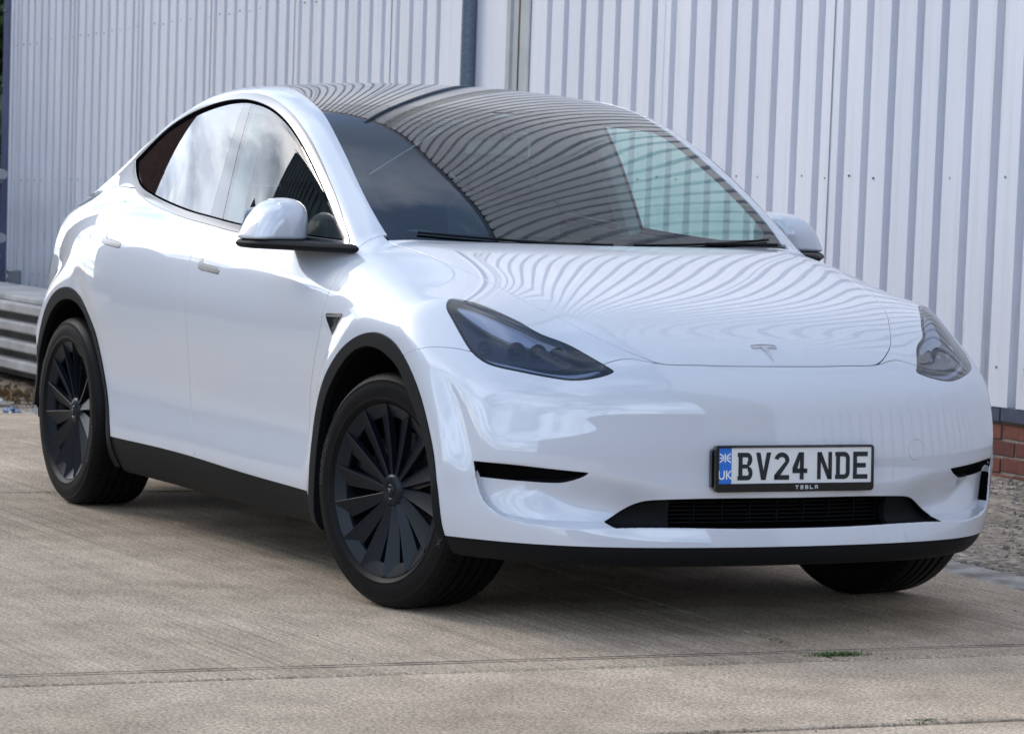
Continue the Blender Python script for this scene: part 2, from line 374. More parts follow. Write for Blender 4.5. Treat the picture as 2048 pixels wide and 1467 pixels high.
def chaikin(poly,n=2,corners=(),closed=True):
    P=[tuple(p) for p in poly]; cs={tuple(poly[i]) for i in corners}
    for _ in range(n):
        Q=[];N_=len(P)
        for i in range(N_):
            p,q=np.array(P[i]),np.array(P[(i+1)%N_])
            if tuple(p) in cs: Q.append(tuple(p))
            else: Q.append(tuple(p*.75+q*.25))
            if tuple(q) not in cs: Q.append(tuple(p*.25+q*.75))
        P=Q
    return P
def boundary(T):
    E=np.concatenate([T[:,[0,1]],T[:,[1,2]],T[:,[2,0]]]); key=np.sort(E,1); k=key[:,0]*(T.max()+1)+key[:,1]
    u,i,c=np.unique(k,return_index=True,return_counts=True); return E[i[c==1]]
def finish(P,N,T,depth=.010,r=.0012,skip_mid=True):
    """turn the panel's free edges inward so it reads as sheet metal"""
    if depth<=0: return P,N,T
    B=boundary(T)
    if skip_mid: B=B[~((np.abs(P[B[:,0],1])<2e-4)&(np.abs(P[B[:,1],1])<2e-4))]
    if not len(B): return P,N,T
    d=P[B[:,1]]-P[B[:,0]]; L=np.linalg.norm(d,axis=1,keepdims=True); d=d/np.maximum(L,1e-9)
    nn=N[B].mean(1); o=np.cross(d,nn)
    O=np.zeros_like(P)
    for k in(0,1): np.add.at(O,B[:,k],o*np.maximum(L,1e-5))
    vb=np.unique(B); O=O[vb]; O/=np.maximum(np.linalg.norm(O,axis=1,keepdims=True),1e-9)
    p=P[vb];n=N[vb]; k=len(P);m=len(vb)
    rings=[(p,n),(p+O*r*.7-n*r*.3,(n+O)/1.4142),(p+O*r-n*r,O),(p+O*r-n*depth,O)]
    mp=np.full(len(P),-1); mp[vb]=np.arange(m); a=mp[B[:,0]];b=mp[B[:,1]]
    Ps=[P];Ns=[N];Ts=[T]
    for i,(q,w) in enumerate(rings): Ps.append(q);Ns.append(w)
    for i in range(3):
        A0=k+i*m+a;B0=k+i*m+b;A1=k+(i+1)*m+a;B1=k+(i+1)*m+b
        Ts+= [np.stack([B0,A0,A1],1),np.stack([B0,A1,B1],1)]
    return np.concatenate(Ps),np.concatenate(Ns),np.concatenate(Ts)
def mirror(P,N,T):
    P2=P*[1,-1,1];N2=N*[1,-1,1];T2=T[:,::-1]+len(P)
    return np.concatenate([P,P2]),np.concatenate([N,N2]),np.concatenate([T,T2])
f_green=lambda x,y,z: green(x,np.sqrt(y*y+1e-10),z)
f_lower=lambda x,y,z: lower(x,np.sqrt(y*y+1e-10),z)
class Sheet:
    def __init__(s,field,box,h):
        P,T=surfnet(field,*box,h); P=project(P,field); s.field=field
        # cut at the centre plane
        P,T=clip(P,T,lambda q:-q[:,1]+1e-9); P[np.abs(P[:,1])<1e-5,1]=0
        s.P,s.T=P,T
    def cut(s,*phis):
        r=Sheet.__new__(Sheet); r.field=s.field; P,T=s.P,s.T
        for f in phis:
            if len(T)==0: break
            P,T=clip(P,T,f)
        r.P,r.T=P,T; return r
    def panel(s,name,m,parent,side=0,off=0.,depth=.010,r=.0012,deform=None):
        """side 0: both halves in one mesh, -1 right-hand side, +1 left-hand side"""
        P=s.P.copy(); mid=np.abs(P[:,1])<1e-5; P=project(P,s.field,2); P[mid,1]=0
        N=normals_of(P,s.field); N[mid,1]=0; N/=np.linalg.norm(N,axis=1,keepdims=True)
        P=P+N*off
        if deform is not None: P=deform(P,N)
        P,N,T=finish(P,N,s.T,depth,r)
        if side==0: P,N,T=mirror(P,N,T)
        elif side>0: P,N,T=P*[1,-1,1],N*[1,-1,1],T[:,::-1]
        return link(name,P,T,m,parent,normals=N)
G=.0019
hs=pch([-.9,-.6,-.43,-.2,.05,.26,.38,.45,.57,.65,.75,.95],[.735,.735,.728,.705,.667,.63,.592,.556,.487,.428,.34,.16])
zF=pch([0,.1,.2,.27,.345,.40,.431,.46,.49,.52,.6,.9,1.0],[.7735,.7735,.7742,.7755,.776,.783,.789,.790,.785,.777,.755,.70,.68])
zS=pch([0,.19,.211,.265,.3,.348,.39,.441,.5,.7],[.70,.757,.769,.784,.795,.801,.801,.794,.78,.72])
def zsplit(P):
    a=ax(P); w=sst(a,.55,.8); return zF(a)*(1-w)+zS(P[:,0])*w
def f_hood(P):
    a=ax(P); return smin(smin(hs(P[:,0])-a,(P[:,2]-zF(a))*.8,.045),P[:,0]-(-.30-.26*a*a),.002)
LN=np.array([.6,-.62,.5]);LN/=np.linalg.norm(LN);LU=np.cross([0,0,1],LN);LU/=np.linalg.norm(LU);LV=np.cross(LN,LU)
def chart(P,U,V): return P@U,P@V
LAMP=np.array([[0.2545, -0.8462, 0.9122], [0.2401, -0.8369, 0.925], [0.228, -0.8241, 0.934], [0.228, -0.8122, 0.9361], [0.2489, -0.795, 0.9341], [0.2837, -0.7694, 0.9282], [0.3288, -0.7457, 0.916], [0.3756, -0.72, 0.9], [0.422, -0.6912, 0.8815], [0.4555, -0.6745, 0.8662], [0.4847, -0.6587, 0.8521], [0.5057, -0.639, 0.8428], [0.5279, -0.614, 0.8337], [0.5588, -0.5874, 0.8199], [0.5969, -0.5645, 0.8013], [0.6346, -0.5416, 0.7827], [0.6607, -0.5248, 0.7687], [0.6785, -0.5114, 0.758], [0.6838, -0.5149, 0.7529], [0.6872, -0.5438, 0.7427], [0.6833, -0.5889, 0.7331], [0.6758, -0.6204, 0.7293], [0.6645, -0.6501, 0.7284], [0.6397, -0.6908, 0.7336], [0.6073, -0.7337, 0.7409], [0.5703, -0.7744, 0.7487], [0.5324, -0.809, 0.7559], [0.5018, -0.8297, 0.7643], [0.4708, -0.8418, 0.778], [0.4414, -0.8489, 0.7933], [0.4081, -0.8514, 0.8138], [0.3551, -0.8511, 0.8479], [0.3058, -0.8498, 0.8799], [0.2751, -0.8494, 0.8984]])
LAMP2=chaikin(np.stack(chart(LAMP,LU,LV),1),2,corners=())
def f_lamp(P): 
    u,v=chart(P*[1,1,1],LU,LV); d=polydist(u,v,LAMP2); return np.where((P[:,0]>.15)&(P[:,1]<-.4),d,-.05)
ARCH_F=[(-.475,-.2),(-.475,.27),(-.470,.40),(-.457,.481),(-.438,.554),(-.394,.637),(-.33,.699),(-.241,.758),(-.138,.799),(-.037,.819),(.046,.821),(.132,.806),(.2,.773),(.267,.724),(.332,.658),(.381,.582),(.422,.505),(.446,.428),(.456,.348),(.452,.268),(.45,-.2)]
ARCH_FI=[(-.435,-.2),(-.43,.27),(-.422,.42),(-.403,.5),(-.37,.589),(-.308,.657),(-.221,.724),(-.135,.765),(-.049,.781),(.036,.779),(.121,.757),(.187,.728),(.254,.665),(.319,.597),(.369,.527),(.403,.463),(.427,.386),(.434,.299),(.434,-.2)]
ARCH_R=[(-2.325,-.2),(-2.327,.30),(-2.352,.377),(-2.399,.486),(-2.464,.602),(-2.535,.687),(-2.637,.762),(-2.742,.806),(-2.85,.820),(-2.985,.803),(-3.11,.745),(-3.19,.657),(-3.25,.542),(-3.285,.437),(-3.305,.3),(-3.305,-.2)]
ARCH_RI=[(-2.362,-.2),(-2.364,.28),(-2.389,.429),(-2.447,.529),(-2.509,.614),(-2.574,.678),(-2.645,.733),(-2.73,.768),(-2.83,.779),(-2.95,.765),(-3.06,.715),(-3.14,.645),(-3.205,.556),(-3.245,.45),(-3.262,.3),(-3.262,-.2)]
ARCH_F,ARCH_FI,ARCH_R,ARCH_RI=[chaikin(a,2) for a in(ARCH_F,ARCH_FI,ARCH_R,ARCH_RI)]
def sideonly(P,d,amin=.5): return np.where(ax(P)>amin,d,-.05)
def f_poly(poly,amin=.5): return lambda P: sideonly(P,polydist(P[:,0],P[:,2],poly),amin)
f_af,f_afi,f_ar,f_ari=[f_poly(a) for a in(ARCH_F,ARCH_FI,ARCH_R,ARCH_RI)]
zsill=pch([.6,-.3,-.474,-1.08,-1.5,-2.33,-3,-4],[.283,.283,.285,.292,.302,.302,.302,.302])
# shut lines as x(z)
xdf=pch([.2,.29,.36,.43,.50,.60,.682,.782,.852,.949,.983,1.016,1.04,1.065,1.09,1.3],[-.46,-.50,-.555,-.587,-.587,-.565,-.523,-.466,-.441,-.432,-.440,-.450,-.462,-.505,-.58,-1.1])
xdm=pch([.2,.27,.30,.36,.42,.50,.62,.75,.88,.98,1.10,1.2,1.4],[-1.48,-1.50,-1.516,-1.558,-1.587,-1.598,-1.593,-1.595,-1.612,-1.632,-1.668,-1.70,-1.76])
xdr=pch([.3,.70,.76,.82,.9,1.0,1.06,1.11,1.16,1.2,1.4],[-2.64,-2.63,-2.625,-2.625,-2.63,-2.64,-2.652,-2.68,-2.73,-2.79,-3.1])
DLO=[(-0.523, 1.067), (-0.602, 1.123), (-0.712, 1.199), (-0.81, 1.257), (-0.932, 1.326), (-1.075, 1.396), (-1.234, 1.457), (-1.391, 1.499), (-1.547, 1.526), (-1.741, 1.544), (-1.905, 1.544), (-2.057, 1.534), (-2.245, 1.513), (-2.463, 1.479), (-2.648, 1.439), (-2.799, 1.386), (-2.926, 1.337), (-3.015, 1.307), (-2.974, 1.265), (-2.878, 1.219), (-2.718, 1.174), (-2.466, 1.15), (-2.196, 1.128), (-1.888, 1.104), (-1.68, 1.094), (-1.386, 1.076), (-1.0, 1.063), (-0.7, 1.056), (-0.54, 1.052)]
DLO=chaikin(DLO,2)
f_dlo=f_poly(DLO,.45)
def f_dfront(P): return np.minimum(np.minimum(xdf(P[:,2])-P[:,0],P[:,0]-xdm(P[:,2])),P[:,2]-zsill(P[:,0]))
def f_drear(P): return np.minimum(np.minimum(xdm(P[:,2])-P[:,0],P[:,0]-xdr(P[:,2])),P[:,2]-zsill(P[:,0]))
def belowbelt(P): return np.where(P[:,0]>-.62,1.12,1.30)-P[:,2]
f_ws_edge=pch([-1.6,-1.28,-1.2,-1.1,-1.0,-.9,-.77,-.6,-.5,-.4,-.2,0],[.628,.632,.638,.652,.667,.681,.700,.717,.718,.712,.70,.70])
def f_ws(P):
    a=ax(P); x=P[:,0]; d=np.minimum(f_ws_edge(x)-a,x-(-1.172-.29*a*a)); d=np.minimum(d,-.12-.25*a*a-x); return np.where(P[:,2]>.9,d,-.05)
rgedge=pch([-1.1,-1.29,-1.4,-1.55,-1.75,-2.0,-2.3,-2.6,-2.8],[.640,.632,.621,.601,.583,.574,.565,.553,.545])
def f_rg(P):
    a=ax(P);x=P[:,0]; d=np.minimum(rgedge(x)-a,-1.172-.29*a*a-x); d=np.minimum(d,x+2.62); return np.where(P[:,2]>1.3,d,-.05)
def f_hg(P):                                          # tailgate glass
    a=ax(P);x=P[:,0]; d=np.minimum(.52+.04*(x+2.6)-a,-2.66-x); d=np.minimum(d,x+3.60); return np.where(P[:,2]>1.14,d,-.05)
SLOT=np.array([[.547,-.884,.492],[.631,-.812,.490],[.690,-.718,.482],[.738,-.607,.4735],[.730,-.620,.460],[.714,-.642,.449],[.699,-.659,.442],[.682,-.678,.437],[.644,-.724,.436],[.596,-.793,.439],[.555,-.875,.443]])
SU=np.array([.66,-.75,0]);SU/=np.linalg.norm(SU);SU=np.array([SU[1],-SU[0],0]);
SLOT2=chaikin(np.stack([SLOT@SU,SLOT[:,2]],1),2,corners=(0,3,10))
f_al=pch([.2,.326,.342,.356,.382,.412,.444,.492,.6],[.80,.815,.826,.844,.860,.870,.877,.884,.89])
def f_slot(P): 
    d=np.minimum(polydist(P@SU,P[:,2],SLOT2),f_al(P[:,2])+.003-ax(P)); return np.where((P[:,0]>.5)&(P[:,1]<-.5),d,-.05)
gz1=pch([0,.20,.36,.41,.44,.462,.482,.50,.53,.565,.60],[.4035,.4035,.4005,.398,.395,.389,.379,.367,.346,.326,.31])
gz0=pch([0,.1,.28,.45,.5,.56,.7],[.3175,.318,.320,.322,.321,.319,.318])
def f_grille(P):
    a=ax(P); d=np.minimum(gz1(a)-P[:,2],P[:,2]-gz0(a)); d=np.minimum(d,.553-a); return np.where(P[:,0]>.5,d,-.05)
def zval(P): return .2675+0*P[:,0]
TAIL=chaikin([(-3.29,1.110),(-3.55,1.115),(-3.95,1.08),(-3.95,.96),(-3.70,.945),(-3.47,.925),(-3.37,.955),(-3.32,1.03)],2)
def f_tail(P):
    d=polydist(P[:,0],P[:,2],TAIL); return np.where(ax(P)>.42,d,-.05)
def inv(f,g=0.): return lambda P: -f(P)-g
def ins(f,g=0.): return lambda P: f(P)-g

# ------------------------------------------------------------------ the car
CAR=empty('parked_car','glossy white five-door crossover car with black wheels, parked in front of the ribbed wall','car')
def arrays(sh,side,off=0,depth=.010,r=.0012):
    P=sh.P.copy(); mid=np.abs(P[:,1])<1e-5; P=project(P,sh.field,2); P[mid,1]=0
    N=normals_of(P,sh.field); N[mid,1]=0; N/=np.linalg.norm(N,axis=1,keepdims=True); P=P+N*off
    P,N,T=finish(P,N,sh.T,depth,r)
    return (P,N,T) if side<0 else (P*[1,-1,1],N*[1,-1,1],T[:,::-1])
def join(name,parts,m,parent):
    Ps,Ns,Ts=[],[],[];k=0
    for P,N,T in parts: Ps.append(P);Ns.append(N);Ts.append(T+k);k+=len(P)
    return link(name,np.concatenate(Ps),np.concatenate(Ts),m,parent,normals=np.concatenate(Ns))
def build_body():
    S1=Sheet(body,(-.62,.92,-1.02,.02,.14,1.22),.0068)
    S2=Sheet(body,(-3.99,-.38,-1.02,.02,.14,1.66),.0095)
    S3=Sheet(f_green,(-1.62,-.05,-.84,.02,.93,1.62),.012)
    S4=Sheet(f_green,(-3.05,-.42,-.98,-.40,.98,1.62),.010)
    X=lambda P:P[:,0]; Z=lambda P:P[:,2]; A=ax
    # front
    S1.cut(ins(f_hood,G)).panel('hood',M_paint,CAR,depth=.012)
    nohood=lambda P: -smin(hs(X(P))-A(P),(Z(P)-zF(A(P)))*.8,.045)-G
    fend=S1.cut(nohood,inv(f_lamp,G),lambda P:np.where(X(P)>.13,Z(P)-zsplit(P)-G*.8,.05),inv(f_af),lambda P:np.where(Z(P)>1.03,X(P)+.467,X(P)-xdf(Z(P))-.0026),lambda P:Z(P)-zsill(X(P))-.001)
    for sd in(-1,1): fend.panel('fender',M_paint,CAR,side=sd)
    bump=S1.cut(lambda P:zsplit(P)-Z(P)-G*.8,lambda P:X(P)-.12,inv(f_af),inv(f_lamp,G),lambda P:Z(P)-zval(P)-.0005,inv(f_slot),inv(f_grille))
    tow=lambda P:np.where(X(P)>.5,.0305-np.hypot((A(P)-.459)*1.0,P[:,2]-.5335),-.05)
    bl=bump.cut(inv(tow,.0015))
    join('front_bumper',[arrays(bump,-1),arrays(bl,1)],M_paint,CAR)
    S1.cut(ins(tow,.0008)).panel('tow_eye_cover',M_paint,CAR,side=1,depth=.006,r=.0006)
    # black valance under the lip, lofted round the nose from the bumper's lower edge
    th=np.linspace(-1.115,1.115,121); rings=[(.2672,.0035),(.262,.0045),(.245,.008),(.226,.016),(.213,.030),(.206,.055),(.204,.10),(.204,.34)]
    V=[]
    for z,inset in rings:
        lo=np.full(len(th),.3); hi=np.full(len(th),1.3)
        for _ in range(40):
            m=(lo+hi)/2; v_=lower(m*np.cos(th),np.abs(m*np.sin(th)),np.full(len(th),max(z,.225)))
            lo=np.where(v_<0,m,lo); hi=np.where(v_<0,hi,m)
        r_=lo-inset; V+= [(r*math.cos(t),r*math.sin(t),z) for r,t in zip(r_,th)]
    n_=len(th); k_=len(rings); ff=[(a_*n_+i_,(a_+1)*n_+i_,(a_+1)*n_+i_+1,a_*n_+i_+1) for a_ in range(k_-1) for i_ in range(n_-1)]
    for e_ in(0,n_-1): ff.append(tuple(a_*n_+e_ for a_ in range(k_)))
    autosmooth(link('front_valance',V,ff,M_black,CAR,True),40)
    cowl=S1.cut(lambda P:-f_hood(P)+.004,lambda P:-.22-X(P),lambda P:.55-A(P),lambda P:X(P)+.375+.27*A(P)**2)
    cowl.panel('cowl_panel',M_black,CAR,off=-.016,depth=0)
    # inner lining so that gaps and openings are dark
    SL=Sheet(f_lower,(-3.99,.92,-1.02,.06,.14,1.25),.024)
    lin=SL.cut(inv(f_afi),inv(f_ari),inv(f_lamp),inv(f_grille),inv(f_slot),lambda P:np.where(X(P)>-.35,1.3,1.03)-Z(P),lambda P:np.where(X(P)>.38,Z(P)-.56,Z(P)-.2))
    lin.panel('inner_lining',M_gap,CAR,off=-.028,depth=0)
    # lamps
    ring=S1.cut(f_lamp,lambda P:.0065-f_lamp(P)); lens=S1.cut(ins(f_lamp,.0045)); hous=S1.cut(ins(f_lamp,.004))
    def lp(uvs): 
        poly=chaikin(np.stack(chart(np.array(uvs),LU,LV),1),2)
        def f(P):
            u,v=chart(P,LU,LV); return np.where((X(P)>.15)&(P[:,1]<-.4),polydist(u,v,poly),-.05)
        return f
    g1=S1.cut(ins(f_lamp,.004),lp([[0.2478, -0.8243, 0.9283], [0.3439, -0.8087, 0.8879], [0.4082, -0.7822, 0.8624], [0.4602, -0.7533, 0.8418], [0.5013, -0.7137, 0.8287], [0.5301, -0.6684, 0.8215], [0.5634, -0.5985, 0.8148], [0.5425, -0.6033, 0.8267], [0.5241, -0.6211, 0.8348], [0.492, -0.6621, 0.8471], [0.4369, -0.6983, 0.8729], [0.3734, -0.7428, 0.8983], [0.2849, -0.7909, 0.9253]])); g2=S1.cut(ins(f_lamp,.004),lp([[0.4571, -0.8386, 0.7904], [0.5119, -0.7999, 0.7784], [0.5663, -0.7438, 0.7691], [0.6098, -0.6913, 0.7579], [0.6401, -0.6327, 0.7549], [0.6505, -0.5789, 0.7624], [0.6501, -0.5374, 0.7732], [0.657, -0.5393, 0.7678], [0.659, -0.583, 0.7551], [0.6486, -0.6367, 0.7471], [0.6182, -0.6953, 0.7497], [0.5732, -0.7469, 0.7622], [0.5177, -0.8025, 0.7721], [0.4623, -0.8409, 0.7849]])); g3=S1.cut(ins(f_lamp,.004),lp([[0.3729, -0.8302, 0.8532], [0.4251, -0.784, 0.85], [0.456, -0.766, 0.8388], [0.5043, -0.7151, 0.8262], [0.5589, -0.6142, 0.8144], [0.6019, -0.5965, 0.7908], [0.6111, -0.6334, 0.7754], [0.5844, -0.694, 0.7759], [0.5206, -0.7807, 0.7844], [0.4423, -0.8464, 0.7947]]))
    for sd in(-1,1):
        L=empty('headlight',parent=CAR)
        ring.panel('lamp_seal',M_gloss,L,side=sd,depth=.05,off=-.0008)
        lens.panel('lens',G_lamp,L,side=sd,depth=0,off=-.0012)
        hous.panel('lamp_housing',M_lampdark,L,side=sd,depth=0,off=-.052)
        g1.panel('daytime_light_guide',M_lampwhite,L,side=sd,depth=.012,off=-.020)
        g2.panel('lower_light_strip',M_lampwhite,L,side=sd,depth=.01,off=-.022)
        g3.panel('lamp_reflector_box',M_lampdark,L,side=sd,depth=.02,off=-.030)
        for i,c in enumerate([[0.4429, -0.8208, 0.8136], [0.5188, -0.7423, 0.8057], [0.5509, -0.69, 0.8015], [0.5799, -0.642, 0.7944]]):
            c=np.array(c); n=np.array([.86,-.36,.30]) if i else np.array([.5,-.75,.4]); n/=np.linalg.norm(n)
            c=c*[1,-sd,1] if sd>0 else c; nn=n*[1,-sd,1] if sd>0 else n
            mb=MB(); r=.021 if i else .017
            # reflector bowl
            prof=[(r*1.25,-.018),(r*1.2,-.026),(r*.9,-.036),(r*.4,-.044),(0.001,-.046)]
            bowl(mb,c,nn,prof); o=mb.build('lamp_reflector',M_led,L,True)
            mb=MB(); bowl(mb,c,nn,[(r*.62,-.044),(r*.6,-.034),(r*.45,-.026),(r*.25,-.0225),(.001,-.0215)]); mb.build('projector_lens',M_screen,L,True)
    # air slots and grille
    sw=S1.cut(f_slot,lambda P:.0022-f_slot(P)); si=S1.cut(f_slot)
    alz=pch([.2,.326,.342,.356,.382,.412,.444,.492,.6],[.80,.815,.826,.844,.860,.870,.877,.884,.89])
    svc=S1.cut(lambda P:np.where(X(P)>.4,np.minimum(np.minimum(alz(Z(P))-.002-A(P),A(P)-alz(Z(P))+.020),np.minimum(Z(P)-.358,.442-Z(P))),-.05))
    for sd in(-1,1):
        if sd>0: svc.panel('air_curtain_opening',M_gap,CAR,side=sd,off=.0012,depth=.001,r=.0004)
        o=si.panel('air_slot',M_gap,CAR,side=sd,depth=0,off=-.014)
        sw.panel('slot_frame',M_black,o,side=sd,depth=.013,off=-.0006)
    gi=S1.cut(f_grille)
    gr=gi.panel('lower_grille',M_gap,CAR,depth=0,off=-.085)
    S1.cut(f_grille,lambda P:.003-f_grille(P)).panel('grille_frame',M_black,gr,depth=.075,off=-.001)
    [gi.cut(lambda P:A(P)-.372).panel('grille_blank',M_black,gr,side=s_,depth=.02,off=-.022) for s_ in(-1,1)]
    for k in range(7):
        z=.329+.0112*k; aa=np.linspace(-.40,.40,25); xx=Nose(np.abs(aa),z+0*aa)-.095
        mb=MB(); v=[];
        for a_,x_ in zip(aa,xx): v+= [(x_,a_,z),(x_-.025,a_,z-.001),(x_-.025,a_,z-.0035),(x_,a_,z-.0035)]
        f=[(4*i+j,4*i+(j+1)%4,4*i+4+(j+1)%4,4*i+4+j) for i in range(24) for j in range(4)]
        mb.add(v,f).build('grille_slat',M_black,gr)
    for a_ in np.linspace(-.36,.36,9):
        MB().box((float(Nose(abs(a_),.36))-.100,a_,.362),(.022,.003,.080)).build('grille_post',M_black,gr)
    # arch trims, sills, wheel wells
    for sd in(-1,1):
        S1.cut(ins(f_af,.0005),inv(f_afi),lambda P:Z(P)-np.where(X(P)>.2,.264,.195)).panel('wheel_arch_trim',M_black,CAR,side=sd,off=.004,depth=.022,r=.003)
        S2.cut(ins(f_ar,.0005),inv(f_ari),lambda P:Z(P)-np.where(X(P)<-3.0,.345,.195)).panel('wheel_arch_trim',M_black,CAR,side=sd,off=.004,depth=.022,r=.003)
        for poly in(ARCH_FI,ARCH_RI):
            q=[(x*1.0,z) for x,z in poly if z>.225]; mb=MB(); v=[];n_=len(q)
            for x,z in q: v+= [(x,sd*float(min(.945,Side(x,max(z,.3))-.012)),z),(x,sd*.56,z)]
            mb.add(v,[(2*i,2*i+1,2*i+3,2*i+2) for i in range(n_-1)]); mb.add([(x,sd*.56,z) for x,z in q],[tuple(range(n_))])
            mb.build('wheel_well',M_dark,CAR)
    sl=S2.cut(lambda P:zsill(X(P))-Z(P)+np.where(X(P)<-3.32,.09,0.),inv(f_ar),inv(f_af),lambda P:-.44-X(P),lambda P:np.where(X(P)<-3.0,Z(P)-.33,.1))
    for nm_,q_ in(('side_sill',lambda P:X(P)+2.6),('rear_valance',lambda P:-3.0-X(P))):
        sl.cut(q_).panel(nm_,M_black,CAR,off=-.002,depth=.02)
    # doors
    dF=S2.cut(ins(f_dfront,.0026),inv(f_dlo),lambda P:sideonly(P,belowbelt(P)),lambda P:np.where(P[:,0]<-2.4,1.22,1.3)-Z(P))
    dR=S2.cut(ins(f_drear,.0026),inv(f_dlo),inv(f_ar),lambda P:sideonly(P,belowbelt(P)),lambda P:np.where(P[:,0]<-2.4,1.22,1.3)-Z(P))
    HR=[(-2.489,1.022),(-2.482,1.030),(-2.464,1.030),(-2.455,1.013),(-2.297,1.002),(-2.288,.996),(-2.290,.985),(-2.449,.994),(-2.484,1.000)]
    HF=[(-1.540,.970),(-1.533,.978),(-1.517,.978),(-1.505,.961),(-1.350,.951),(-1.341,.945),(-1.343,.935),(-1.505,.942),(-1.536,.948)]
    fl=lambda q,g=0.:(lambda P:f_poly(q)(P)+g)
    pn={}
    glassP=chaikin([[-0.537, 1.071], [-0.598, 1.104], [-0.662, 1.151], [-0.76, 1.218], [-0.89, 1.296], [-1.006, 1.355], [-1.158, 1.421], [-1.306, 1.467], [-1.449, 1.494], [-1.587, 1.507], [-1.708, 1.51], [-1.839, 1.502], [-1.979, 1.488], [-2.184, 1.455], [-2.442, 1.41], [-2.6, 1.372], [-2.773, 1.322], [-2.79, 1.302], [-2.76, 1.262], [-2.68, 1.226], [-2.541, 1.196], [-2.422, 1.174], [-2.061, 1.146], [-1.885, 1.131], [-1.691, 1.117], [-1.396, 1.104], [-1.0, 1.088], [-0.75, 1.08]],1); f_g0=f_poly(glassP,.45); f_gl=lambda P:f_dlo(P)-.027-.014*sst(-P[:,0],1.5,2.4)*sst(P[:,2],1.22,1.32)
    L1=pch([1.0,1.11,1.26,1.38,1.51,1.6],[-1.68,-1.690,-1.712,-1.735,-1.770,-1.79]); L2=pch([1.0,1.11,1.283,1.43,1.51,1.6],[-1.53,-1.558,-1.612,-1.660,-1.692,-1.72]); L3=pch([1.1,1.17,1.29,1.41,1.5],[-2.41,-2.42,-2.445,-2.455,-2.47])
    LF=pch([1.0,1.07,1.184,1.235,1.4],[-.645,-.683,-.753,-.781,-.86])
    L2a=L2
    for sd in(-1,1):
        L2=(lambda z:L1(z)+.035) if sd>0 else L2a
        d1=dF.panel('front_door',M_paint,CAR,side=sd); d2=dR.panel('rear_door',M_paint,CAR,side=sd)
        for d,q in((d1,HF),(d2,HR)):
            S2.cut(fl(q,.0022)).panel('handle_recess',M_gap,d,side=sd,off=.0004,depth=0)
            S2.cut(fl(q)).panel('door_handle',M_handle,d,side=sd,off=.0016,depth=.002,r=.0012)
        S4.cut(ins(f_gl,.001),lambda P:X(P)-L2(Z(P))-.003,lambda P:LF(Z(P))-.002-X(P)).panel('front_door_window',G_side,d1,side=sd,off=-.004,depth=0)
        S4.cut(ins(f_gl,.001),lambda P:X(P)-LF(Z(P))).panel('mirror_sail_panel',M_gloss,d1,side=sd,off=-.003,depth=.004)
        S4.cut(ins(f_gl,.001),lambda P:L1(Z(P))-.003-X(P),lambda P:X(P)-L3(Z(P))-.002).panel('rear_door_window',G_rear,d2,side=sd,off=-.004,depth=0)
        S4.cut(ins(f_gl,.001),lambda P:L3(Z(P))-.002-X(P)).panel('quarter_window',G_rear,CAR,side=sd,off=-.0045,depth=0)
        S4.cut(ins(f_gl,.001),lambda P:X(P)-L1(Z(P)),lambda P:L2(Z(P))-X(P)).panel('door_pillar_cover',M_gloss,CAR,side=sd,off=-.0035,depth=.006)
        S4.cut(ins(f_gl,-.01),lambda P:X(P)-L1(Z(P))+.03,lambda P:L2(Z(P))+.004-X(P)).panel('door_pillar_lining',M_head,CAR,side=sd,off=-.020,depth=.05)
        S4.cut(ins(f_dlo,.010),inv(f_gl)).panel('window_seal',M_seal,CAR,side=sd,off=-.0045,depth=.01)
        S2.cut(ins(f_dlo,-.0015),lambda P:.0195-f_dlo(P),lambda P:.012-np.abs(X(P)+1.68)*0+0*X(P)).panel('window_trim',M_trim,CAR,side=sd,off=.003,depth=.005,r=.002)
    # shell
    front=lambda P:np.where(Z(P)>1.03,-.4705-X(P),xdm(Z(P))-X(P))
    nd=lambda f:(lambda P:-np.minimum(np.minimum(f(P),sideonly(P,belowbelt(P))),np.where(P[:,0]<-2.4,1.22,1.3)-Z(P))-.0026)
    sh=S2.cut(front,nd(f_dfront),nd(f_drear),inv(f_dlo),inv(f_ar),lambda P:Z(P)-zsill(X(P))-.001-np.where(X(P)<-3.32,.09,0.),inv(f_rg,.0012),inv(f_ws,.0012),inv(f_hg,.001),inv(f_tail,.001))
    # tailgate shut line
    tg=lambda P:np.minimum(np.minimum(.70+.06*(X(P)+3.0)-A(P),-2.64-X(P)),Z(P)-.62)
    sh.cut(inv(tg,G)).panel('body_shell',M_paint,CAR)
    sh.cut(ins(tg,G)).panel('tailgate',M_paint,CAR)
    S2.cut(lambda P:-.52-X(P),lambda P:Z(P)-1.06,inv(f_dlo,-.004),inv(f_rg,-.016),inv(f_ws,-.004),inv(f_hg,-.018)).panel('pillar_lining',M_head,CAR,off=-.022,depth=0)
    [S2.cut(f_tail).panel('tail_light',M_red,CAR,side=s_,off=-.001,depth=.006) for s_ in(-1,1)]
    S2.cut(ins(f_hg,.001)).panel('tailgate_glass',G_rear,CAR,off=-.002,depth=0)
    # roof glass in one pane, windscreen, black border
    S2.cut(ins(f_rg,.001)).panel('roof_glass',G_roof,CAR,off=-.001,depth=.005)
    ws=S3.cut(ins(f_ws,.0012)); W_=ws.panel('windscreen',G_wind,CAR,off=-.001,depth=.004)
    fr=pch([-1.3,-1.133,-1.063,-.888,-.676,-.545,-.48,-.3],[.575,.592,.602,.633,.662,.676,.68,.69])
    def f_in(P):
        a=A(P);x=X(P); d=smin(fr(x)-a,x-(-1.088-.10*a*a),.05); d=smin(d,-.394-.20*a*a-x,.06)
        notch=np.maximum(a-.11,x*0-1.0-x-0.0); return np.minimum(d,np.maximum(a-.115,x+1.02))
